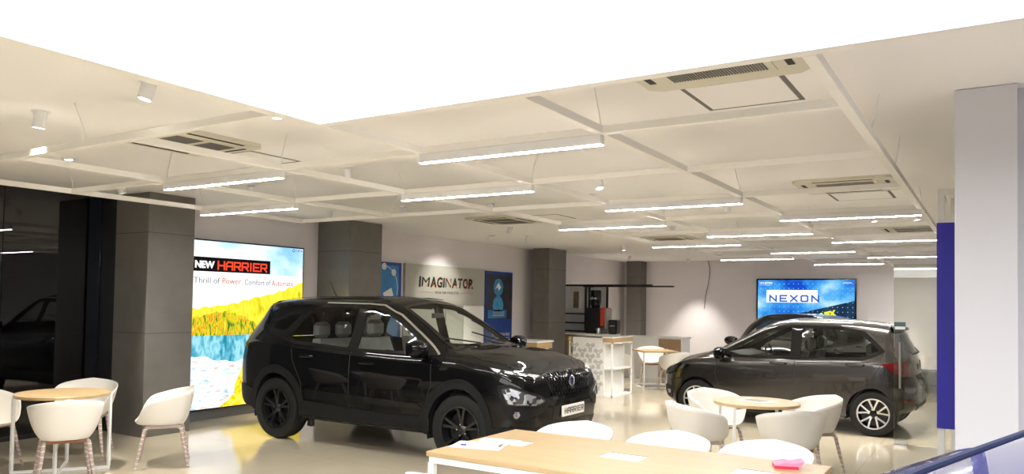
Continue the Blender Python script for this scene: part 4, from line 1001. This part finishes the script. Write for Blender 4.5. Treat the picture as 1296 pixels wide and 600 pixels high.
m = MB(); m.lathe([(0, 0), (.19, 0), (.19, .003), (0, .003)], c=(.053, 14.26, 2.02), axis='x', n=28); m.lathe([(0, 0), (.21, 0), (.21, .003), (0, .003)], c=(.053, 14.26, 1.62), axis='x', n=28); m.build('globe_print', gl, t)
m = MB(); m.prism([(14.12, 1.98), (14.26, 2.12), (14.36, 2.02), (14.28, 1.94), (14.22, 2.02)], .057, .059, 'yz'); m.build('globe_highlight', M['white_ink'], t)
MB().box(.053, 13.86, 1.34, .056, 14.60, 1.52).build('caption_panel', cy, t)
for z in (1.47, 1.43, 1.39): MB().box(.056, 14.05, z, .058, 14.5, z+.012).build('caption_line', M['white_ink'], t)
text('caption', 'FASCINATION FREE', .09, M['white_ink'], t, (.052, 14.40, .98), RT, U, width=.7)
for z in (.90, .86): MB().box(.05, 14.05, z, .052, 14.75, z+.01).build('caption_line', M['white_ink'], t)

# NEXON screen on the far wall
RX = Vector((1, 0, 0))
t = thing('screen', 'wide glowing blue screen reading NEXON on the far wall', 'screen', (0, YB, 0))
MB().box(-5.42, -.08, .75, -2.94, 0, 2.44, .004).build('frame', M['gloss_black'], t)
sb = emit('screen_blue', (.01, .08, .60), .52, [(.03, .28, .85), (.12, .50, .95), (.55, .85, 1)], 1.0, (1, 1, 1.4), (.36, .68))
sd = emit('screen_dark', (.01, .03, .08), .5, (.03, .07, .13), 3); sy_ = emit('screen_yellow', (.90, .85, .03), .6); swh = emit('screen_white', (1, 1, 1), .6); sbl = emit('screen_lettering', (.03, .12, .60), .5)
def xflat(nm, poly, y, mt, par, th=.003): return MB().prism([(a, b) for a, b in poly], y-th, y, 'xz').build(nm, mt, par)
xflat('picture', [(-5.38, .79), (-2.98, .79), (-2.98, 2.40), (-5.38, 2.40)], -.08, sb, t)
xflat('dark_slope', [(-4.62, 1.46), (-2.98, 1.87), (-2.98, .79), (-5.38, .79), (-5.38, 1.2)], -.084, sd, t)
m = MB()
for i in range(20):
    for j in range(13):
        x_, z_ = -5.30+i*.12, .86+j*.12
        if not (-5.2 < x_ < -3.8 and 1.78 < z_ < 2.16): m.obox((x_, -.088, z_), (.009, 0, 0), (0, .001, 0), (0, 0, .009))
m.build('dot_pattern', emit('screen_dots', (.45, .7, .9), .5), t)
nb = xflat('title_panel', [(-5.15, 1.81), (-3.86, 1.81), (-3.86, 2.14), (-5.15, 2.14)], -.09, swh, t)
strokes('title_lettering', 'NEXON', .145, .16, .105, .038, sbl, nb, (-5.06, -.094, 1.845), RX, U)
text('title_small', 'THE ALL NEW', .055, emit('screen_pale', (.7, .75, .85), .5), nb, (-4.83, -.094, 2.075), RX, U, width=.5)
text('corner_word', 'TATA MOTORS', .05, swh, t, (-5.17, -.09, 2.325), RX, U, width=.34, bold=.002); text('corner_word', 'Connecting Aspirations', .03, swh, t, (-5.17, -.09, 2.27), RX, U, width=.34)
text('corner_word', '#NEXON', .05, swh, t, (-3.15, -.09, 2.325), RX, U, width=.2)
text('yellow_word', '#NEX', .18, sy_, t, (-3.66, -.09, 1.50), (.97, 0, .24), (-.1, 0, 1), width=.5, bold=.012)

# hanging cable on the far wall
MB().tube([(-6.78, YB-.02, HC), (-6.72, YB-.02, 2.75), (-6.72, YB-.02, 2.6), (-6.76, YB-.02, 2.3), (-6.84, YB-.02, 1.95), (-6.87, YB-.02, 1.6)], .008, 6).build('cable', M['plinth'])
tag(bpy.data.objects['cable'], 'thin grey cable hanging from the ceiling down the far wall', 'cable')
# ---------------------------------------------------------------- furniture
def chair_proto(shell_m, label):
    t = thing('armchair', label, 'chair')
    nf, nt = 48, 18; vs = []
    for i in range(nt+1):
        for j in range(nf):
            ph = 2*PI*j/nf; a = abs((ph+PI) % (2*PI)-PI)
            H = float(pchip([0, .40, .62, .85, 1.1, 1.6, 2.3, PI], [.452, .458, .50, .60, .665, .705, .75, .785], a))
            c, s_ = math.cos(ph), math.sin(ph)
            rx = .26 if c > 0 else .275; ry = .295
            sup = (abs(c)**2.5+abs(s_)**2.5)**(-1/2.5)
            ex, ey = rx*c*sup, ry*s_*sup
            bx, by = (.235 if c > 0 else .19)*c*sup, .19*s_*sup
            u = i/nt
            if u < .5:
                k = u/.5; x, y = bx*k, by*k; z = .425-.012*(1-k*k)+.0
            else:
                k = (u-.5)/.5; q = math.sin(k*PI/2); w = 1-math.cos(k*PI/2)
                x = bx+(ex-bx)*(q*.5+k*.5); y = by+(ey-by)*(q*.42+k*.58); z = .425+(H-.425)*(w*.55+k*.45)
            vs.append((x, y, z))
    fs = []
    for i in range(nt):
        for j in range(nf): l = (j+1) % nf; fs.append((i*nf+j, i*nf+l, (i+1)*nf+l, (i+1)*nf+j))
    o = MB().add(vs, fs).build('shell', shell_m, t, True)
    md = o.modifiers.new('thick', 'SOLIDIFY'); md.thickness = .009; md.offset = 0
    for sy in (-1, 1):
        for fx_ in (1, -1):
            MB().tube([(fx_*.10, sy*.165, .402), (fx_*.145, sy*.17, .398), (fx_*.165, sy*.175, .375), (fx_*.19, sy*.19, .25), (fx_*.235, sy*.225, .012)], [.016, .018, .019, .018, .0125], 10).tube([(fx_*.235, sy*.225, .014), (fx_*.237, sy*.226, 0)], .014, 8).build('leg', M['leg_wrap'], t, True)
    m = MB()
    m.tube([(.12, -.17, .400), (.12, .17, .400)], .014, 8).tube([(-.12, -.17, .400), (-.12, .17, .400)], .014, 8)
    for sy in (-1, 1): MB().tube([(-.11, sy*.165, .402), (.11, sy*.165, .402)], .0175, 8).build('side_rail', M['leg_wrap'], t, True)
    m.build('seat_frame', mat('red_brown_wood', (.32, .13, .07), .5), t, True)
    return t
def place(src, x, y, a, label, group, first=False):
    t = src if first else copy_tree(src)
    t.location = (x, y, 0); t.rotation_euler = (0, 0, R(a)); tag(t, label, 'chair', group); return t
CH = chair_proto(M['shell'], 'x'); CW = chair_proto(M['shell_white'], 'x')
G1, G2, G3, G4 = 'armchairs at the left round table', 'armchairs at the middle round table', 'armchairs at the long table', 'armchairs at the far square table'
place(CH, -7.02, 3.78, 156, 'cream shell armchair seen from behind, in front of the left round table', G1, True)
place(CH, -8.22, 4.63, -42, 'cream shell armchair behind the left round table, next to the dark column', G1)
place(CH, -8.28, 3.68, 22, 'cream shell armchair cut by the left edge of the frame', G1)
place(CH, -7.10, 4.80, 234, 'cream shell armchair in profile, standing alone before the stone column', G1)
place(CH, -2.40, 7.22, 48, 'cream shell armchair with its back to us, front left of the middle round table', G2)
place(CH, -1.57, 7.34, 125, 'cream shell armchair with its back to us, front right of the middle round table', G2)
place(CH, -2.52, 8.22, -42, 'cream shell armchair behind left of the middle round table, open side towards us', G2)
place(CH, -1.60, 8.42, 222, 'cream shell armchair behind right of the middle round table', G2)
place(CW, -2.66, 5.12, -90, 'white shell armchair at the left end of the long table, beyond it', G3, True)
place(CW, -1.93, 5.12, -90, 'white shell armchair in the middle of the three beyond the long table', G3)
place(CW, -1.27, 5.16, -90, 'white shell armchair nearest the red cards, beyond the long table', G3)
place(CW, -2.45, 3.45, 80, 'white shell armchair on the near side of the long table, bottom edge of the frame', G3)
place(CH, -6.45, 14.35, 65, 'far cream armchair with its back to us, left of the square table corner', G4)
place(CH, -5.36, 14.70, 150, 'far cream armchair right of the square table, nearest the hatchback nose', G4)
place(CH, -6.35, 15.95, -70, 'far cream armchair behind the square table, facing us', G4)

def round_table(x, y, r, a, label):
    t = thing('round_table', label, 'table', (x, y, 0), R(a), 'round cafe tables')
    MB().lathe([(0, .720), (r-.004, .720), (r, .724), (r, .746), (r-.004, .75), (0, .75)], n=64).build('tabletop', M['wood'], t, True, angle=30)
    k = r*.70; q = .0125; m = None
    for sx, sy in ((1, 1), (-1, 1), (-1, -1), (1, -1)):
        MB().box(sx*k-q, sy*k-q, .025, sx*k+q, sy*k+q, .72).build('leg', M['white_metal'], t)
    m = MB(); L = k*math.sqrt(2)
    for z, nm in ((.0125, 'base_cross'), (.708, 'top_cross')):
        m = MB()
        for sg in (-1, 1):
            u = Vector((1, sg, 0)).normalized(); v = Vector((-sg, 1, 0)).normalized(); m.obox((0, 0, z), u*(L+q), v*q, (0, 0, q*(.98 if sg > 0 else .92)))
        m.build(nm, M['white_metal'], t)
    return t
round_table(-7.60, 4.06, .41, 10, 'round oak-topped table with thin white frame, by the dark window on the left')
round_table(-1.99, 7.78, .41, 30, 'round oak-topped table with menu card, among four chairs in front of the hatchback')
t = thing('square_table', 'far square oak-topped table with white legs, beside the patterned counter', 'table', (-5.95, 15.2, 0), R(40))
MB().box(-.38, -.38, .72, .38, .38, .75, .003).build('tabletop', M['wood'], t)
for sx, sy in ((1, 1), (-1, 1), (-1, -1), (1, -1)): MB().box(sx*.36-.015, sy*.36-.015, 0, sx*.36+.015, sy*.36+.015, .72).build('leg', M['white_metal'], t)
m = MB()
for sx in (-1, 1): m.box(sx*.36-.012, -.36, 0, sx*.36+.012, .36, .025); m.box(-.36, sx*.36-.012, .0, .36, sx*.36+.012, .024)
m.build('base_frame', M['white_metal'], t)

# long table
t = thing('long_table', 'long oak-topped table with white metal frame in the foreground', 'table', (0, 0, 0))
TX0, TX1, TY0, TY1 = -3.0, -.81, 3.83, 4.89
MB().box(TX0, TY0, .72, TX1, TY1, .75, .003).build('tabletop', M['wood'], t)
m = MB(); q = .02
for x in (TX0+.03, TX1-.03): m.box(x-q, TY0+.02, .68, x+q, TY1-.02, .72)
for y in (TY0+.03, TY1-.03): m.box(TX0+.02, y-q, .681, TX1-.02, y+q, .719)
m.build('apron_frame', M['white_metal'], t)
for x in (TX0+.03, TX1-.03):
    for y in (TY0+.03, TY1-.03): MB().box(x-q, y-q, 0, x+q, y+q, .681).build('leg', M['white_metal'], t)
for x in (TX0+.42,): MB().box(x-q, TY0+.45, 0, x+q, TY0+.49, .72).build('leg', M['white_metal'], t)
MB().box(TX0+.50, TY0+.20, .10, TX1-.5, TY0+.22, .70).build('modesty_panel', M['white_lam'], t)
for x in (-2.73, -1.92, -1.12):
    f_ = MB().box(x-.125, 4.32, .7501, x+.125, 4.485, .7525).build('cable_flap', M['white_metal'], t)
    MB().box(x-.125, 4.478, .7526, x+.125, 4.492, .7530).build('flap_slot', M['slot'], f_)
c = thing('clipboard', 'clipboard with white forms at the left end of the long table', 'clipboard', (-2.83, 4.17, .7515), R(14))
MB().box(-.17, -.115, 0, .17, .115, .004, .001).build('board', M['white_lam'], c)
MB().obox((-.01, 0, .0055), (.155, .01, 0), (-.007, .10, 0), (0, 0, .0012)).build('form', M['paper'], c)
MB().box(.135, -.05, .005, .165, .05, .016, .003).build('clip', M['chrome'], c)
m = MB()
for i in range(4): m.box(-.11, -.07+i*.035, .0068, .08, -.068+i*.035, .0071)
m.build('form_lines', M['ink_blue'], c)
p = thing('pen', 'blue and white pen lying on the clipboard', 'pen', (-2.86, 4.12, .7632), R(30))
MB().tube([(-.065, 0, 0), (.05, 0, 0), (.068, 0, 0)], [.005, .005, .001], 8).build('barrel', M['white_lam'], p); MB().tube([(-.067, 0, 0), (-.03, 0, 0)], .0056, 8).build('cap', M['ink_blue'], p)
sh = tag(MB().obox((-2.99+.17, 4.40, .7535), (.13, .03, 0), (-.015, .06, 0), (0, 0, .0008)).build('paper_sheet', M['paper']), 'loose white sheet lying behind the clipboard on the long table', 'paper')
k = thing('card_booklet', 'red and pink folded cards at the right end of the long table', 'booklet', (-1.02, 4.70, .7502), R(20))
MB().prism([(-.08, 0), (.05, 0), (.05, .016), (-.08, .016)], -.06, .06, 'xz').build('red_cover', M['red'], k)
MB().prism([(-.08, .0162), (.06, .0162), (.085, .045), (.02, .030), (-.02, .036), (-.08, .0185)], -.058, .07, 'xz').build('pink_leaves', M['pink'], k)
k = thing('menu_card', 'flat white and grey menu card on the middle round table', 'card', (-2.0, 7.82, .7502), R(-20))
MB().box(-.17, -.12, 0, .17, .12, .004).build('card', M['paper'], k)
MB().box(-.12, -.09, .0042, .10, .09, .0056).build('card_print', mat('brown_print', (.20, .16, .12), .3, var=.6, scale=20), k)

# patterned counter
t = thing('display_counter', 'tall white counter with grey geometric pattern and oak band, beyond the black SUV', 'counter')
x0, x1, y0, y1 = -6.66, -5.86, 12.87, 13.78
MB().box(x0, y0-.01, 0, -6.06, y0+.03, 1.09).build('pattern_panel', M['white_lam'], t)
pm = mat('grey_pattern_print', (.50, .50, .49), .6); m = MB(); H = Vector((0, 0, 1)); 
def ypiece(m, cx, cz, s):
    for a in (-90, 30, 150):
        d = Vector((math.cos(R(a)), 0, math.sin(R(a)))); n = Vector((-d.z, 0, d.x))
        for sg in (-1, 1): m.obox(Vector((cx, y0-.012, cz))+d*s*.55+n*sg*s*.165, d*s*.42, n*s*.145, (0, .0015, 0))
hx = .165
for i in range(5):
    for j in range(6):
        cx = x0+.03+i*hx; cz = .10+j*.20+(.10 if i % 2 else 0)
        if x0+.02 < cx < -6.12 and .1 < cz < 1.0 and not (j < 1 and i < 2): ypiece(m, cx, cz, .10)
m.build('pattern_print', pm, t)
MB().box(-6.06, y0, .99, x1, y1, 1.07).build('oak_band', M['wood_edge'], t); MB().box(x0-.12, y0+.03, .99, x0, y1, 1.07).build('oak_band', M['wood_edge'], t)
MB().box(x0, y0-.01, 1.0701, x1+.0, y1, 1.09).build('top', M['white_lam'], t)
m = MB(); q = .014
for x, y in ((-6.04, y0+q), (x1-q, y0+q), (x1-q, y1-q), (-6.04, y1-q), (x0-.1, y0+.06), (x0-.1, y1-q)): m.box(x-q, y-q, .02, x+q, y+q, .99)
for z in (.49, .0): m.box(-6.05, y0, z, x1, y0+2*q, z+.024); m.box(x1-2*q, y0, z, x1, y1, z+.024); m.box(-6.05, y1-2*q, z, x1, y1, z+.024)
m.box(-6.05, y0, .966, x1, y0+2*q, .99).box(x1-2*q, y0, .966, x1, y1, .99)
m.build('frame', M['white_metal'], t)
for z in (.005, .50): MB().box(-6.04, y0+.01, z, x1-.01, y1-.01, z+.015).build('shelf', M['white_lam'], t)
MB().box(x0, y0+.03, .0, -6.05, y1, .98).build('cabinet_body', M['white_lam'], t)

t = thing('service_counter', 'low white-topped counter with oak front, behind the black SUV bonnet', 'counter')
MB().box(-7.1, 11.0, 1.03, -6.35, 11.55, 1.06).build('top', M['white_lam'], t); MB().box(-7.08, 11.02, .93, -6.37, 11.53, 1.029).build('oak_band', M['wood_edge'], t); MB().box(-7.05, 11.05, 0, -6.42, 11.5, .93).build('body', M['white_lam'], t)

# coffee corner
t = thing('coffee_counter', 'cream-topped counter holding the coffee machine, behind the patterned counter', 'counter')
MB().box(-9.0, 16.75, .94, -7.72, 17.35, .98).build('top', M['white_lam'], t); MB().box(-8.95, 16.8, 0, -7.76, 17.3, .94).build('body', M['wood_brown'], t)
t = thing('shelf_rack', 'black metal shelf frame with long overhead bars in the coffee corner', 'shelf')
m = MB(); q = .022
for x in (-8.68, -8.58, -8.09): m.box(x-q, 17.4, 0, x+q, 17.4+2*q, 2.15)
m.box(-9.25, 17.4, 2.13, -6.92, 17.46, 2.175); m.box(-8.55, 17.0, 2.10, -6.24, 17.05, 2.135)
m.box(-8.55, 17.0, 2.10, -8.50, 17.46, 2.135)
m.build('frame', M['black_metal'], t)
for z in (1.42, 1.19, .985): MB().box(-9.25, 17.38, z, -8.45, 17.6, z+.035).build('shelf', M['black_metal'], t)
t = thing('coffee_machine', 'black coffee machine with red stripe and bean hopper on the coffee counter', 'coffee machine', (-8.1, 17.0, .98))
MB().box(-.26, -.2, 0, .12, .25, .62, .01).build('body', M['black_metal'], t); MB().box(.12, -.21, .18, .19, .25, .62, .005).build('red_stripe', M['red_ink'], t)
MB().box(.19, -.12, .10, .24, .2, .60, .005).build('control_panel', mat('grey_buttons', (.3, .28, .25), .4, var=.6, scale=30), t)
MB().lathe([(.0, .62), (.10, .62), (.125, .70), (.135, .78), (.135, 1.02), (.12, 1.04), (0, 1.04)], c=(-.10, 0, 0), n=24).build('bean_hopper', M['gloss_black'], t, True)
text('hopper_lettering', 'alert', .09, M['white_ink'], t, (-.10, -.137, .85), RX, U, width=.17, shear=.3)
MB().lathe([(0, .0), (.05, .0), (.06, .12), (.05, .14), (0, .14)], c=(.10, -.26, 0), n=16).build('cup_holder', M['satin'], t, True)
t = thing('coffee_dispenser', 'small black dispenser standing right of the coffee machine', 'dispenser', (-7.72, 16.95, .98))
MB().box(-.07, -.12, 0, .15, .12, .34, .02).build('body', M['gloss_black'], t); text('lettering', 'alert', .06, M['white_ink'], t, (.04, -.123, .2), RX, U, width=.13, shear=.3)
t = thing('picture_frame', 'narrow framed print hanging on the wall behind the shelf rack', 'picture', (XW, 0, 0))
t.location = (0, 0, 0)
struct('wall_niche', MB().box(XW, 17.70, 0, -8.2, 17.8, 2.16), M['white_lam'])
MB().box(-9.18, 17.66, 1.55, -8.97, 17.699, 2.03).build('frame', M['white_lam'], t); MB().box(-9.15, 17.652, 1.58, -9.0, 17.66, 2.0).build('print', mat('brown_picture', (.22, .17, .10), .4, var=.9, scale=9), t)

t = thing('drawer_cabinet', 'low white cabinet with brown wood front and small knobs, by the far wall', 'cabinet')
MB().box(-7.40, 16.80, .93, -5.92, 17.35, .96).build('top', M['white_lam'], t)
MB().box(-7.38, 16.82, .0, -5.95, 17.33, .93).build('body', M['white_lam'], t)
d = MB().box(-6.50, 16.79, .05, -5.98, 16.82, .91).build('door', M['wood_brown'], t)
for i in range(4): MB().lathe([(0, -.015), (.012, -.015), (.012, 0)], c=(-6.41+i*.115, 16.79, .70), axis='y', n=10).build('knob', M['chrome'], d)
t = thing('bench', 'low dark grey bench at the back, seen through the glass door', 'bench', (0, 0, 0))
MB().box(-2.4, 18.0, .0, .6, 18.6, .12).build('base', M['plinth'], t); MB().box(-2.4, 17.95, .12, .6, 18.6, .42, .03).build('seat', M['plinth'], t)

# glass door
t = thing('glass_door', 'frameless glass door with steel bar handle in front of the hatchback tail', 'door', (0, 0, 0))
MB().box(-1.06, 10.745, .01, -.42, 10.757, 2.24).build('pane', M['door_glass'], t)
MB().box(-1.062, 10.742, .01, -1.057, 10.760, 2.24).build('edge', M['lamp_glass'], t)
MB().tube([(-.99, 10.70, .70), (-.99, 10.70, 1.27)], .014, 10).tube([(-.99, 10.70, .78), (-.99, 10.745, .78)], .008, 6).tube([(-.99, 10.70, 1.19), (-.99, 10.745, 1.19)], .008, 6).build('handle', M['satin'], t, True)
MB().box(-1.06, 10.735, .005, -.92, 10.767, .055).build('floor_fitting', M['satin'], t)
s_ = MB().box(-1.055, 10.738, 1.42, -.93, 10.744, 1.52).build('sticker', mat('sticker_green', (.06, .12, .14), .5), t)
MB().box(-1.05, 10.736, 1.43, -.935, 10.738, 1.465).build('sticker_print', M['white_ink'], s_)
# blue totem
t = thing('portal_frame', 'white square-tube frame carrying a tall royal blue panel, beside the white column', 'frame', (0, 0, 0))
m = MB(); q = .045
m.box(-.378, 7.0, 0, -.378+q, 7.0+q, 2.64).box(-.378+q, 7.0, 2.595, .4, 7.0+q, 2.64).box(-.31, 7.6, 0, -.31+q, 7.6+q, 2.64).box(-.31+q, 7.6, 2.595, .4, 7.6+q, 2.64).box(-.37, 7.0+q, 2.6, -.34, 7.6, 2.635)
m.build('tube_frame', M['white_metal'], t)
MB().box(-.384, 6.97, .75, -.16, 6.999, 2.37, .002).build('blue_panel', M['blue'], t)

# ---------------------------------------------------------------- cars in the room
c = build_suv(); c.remap(-1.37, .88, 1.37, .80, 1.035); c.place(-6.0, 7.38, 0)
c2 = build_hatch('hatchback', 'metallic grey hatchback facing left behind the middle round table', M['grey_paint']); c2.remap(-1.2, .74, 1.2, .92); c2.place(-2.53, 12.03, 178.5)
P = hatch_params('suv', 'dark SUV mostly hidden behind the grey hatchback, under the NEXON screen')
for k in ('belt', 'zr', 'zt'): P[k] = {x: z*(1.02 if k != 'belt' and x < .7 else 1.07) for x, z in P[k].items()}
P['zr'].update({.2: 1.49, .55: 1.36, .95: 1.06}); P['zt'].update({.1: 1.56, .4: 1.50, .75: 1.28, 1.02: 1.10})
c3 = build_hatch('suv', '', M['dark_paint'], P=P); c3.place(-3.29, 15.9, 255)
P = hatch_params('parked_car', 'blue car with roof rail, only its roof edge showing in the bottom right corner')
for k in ('belt', 'zr', 'zt'): P[k] = {x: z*1.008 for x, z in P[k].items()}
c4 = build_hatch('parked_car', '', M['blue_paint'], P=P); c4.place(.535, 1.31, 75)
c4.patch('glass_roof', [(.20, -.36, 0), (.25, 0, 0), (.20, .36, 0), (-1.25, .38, 0), (-1.25, -.38, 0)], (0, 0, -1), M['gloss_black'], .004, .06)
for sg in (-1, 1):
    pts = []
    for x in np.linspace(.30, -1.25, 12):
        h = c4.ray(Vector((x, .425*sg, 3)), Vector((0, 0, -1)))[0]; pts.append(h+Vector((0, 0, .030)))
    pts = [pts[0]+Vector((.05, 0, -.05))]+pts+[pts[-1]+Vector((-.05, 0, -.05))]
    MB().tube(pts, .0038, 8).build('roof_rail', M['navy'], c4.root, True)
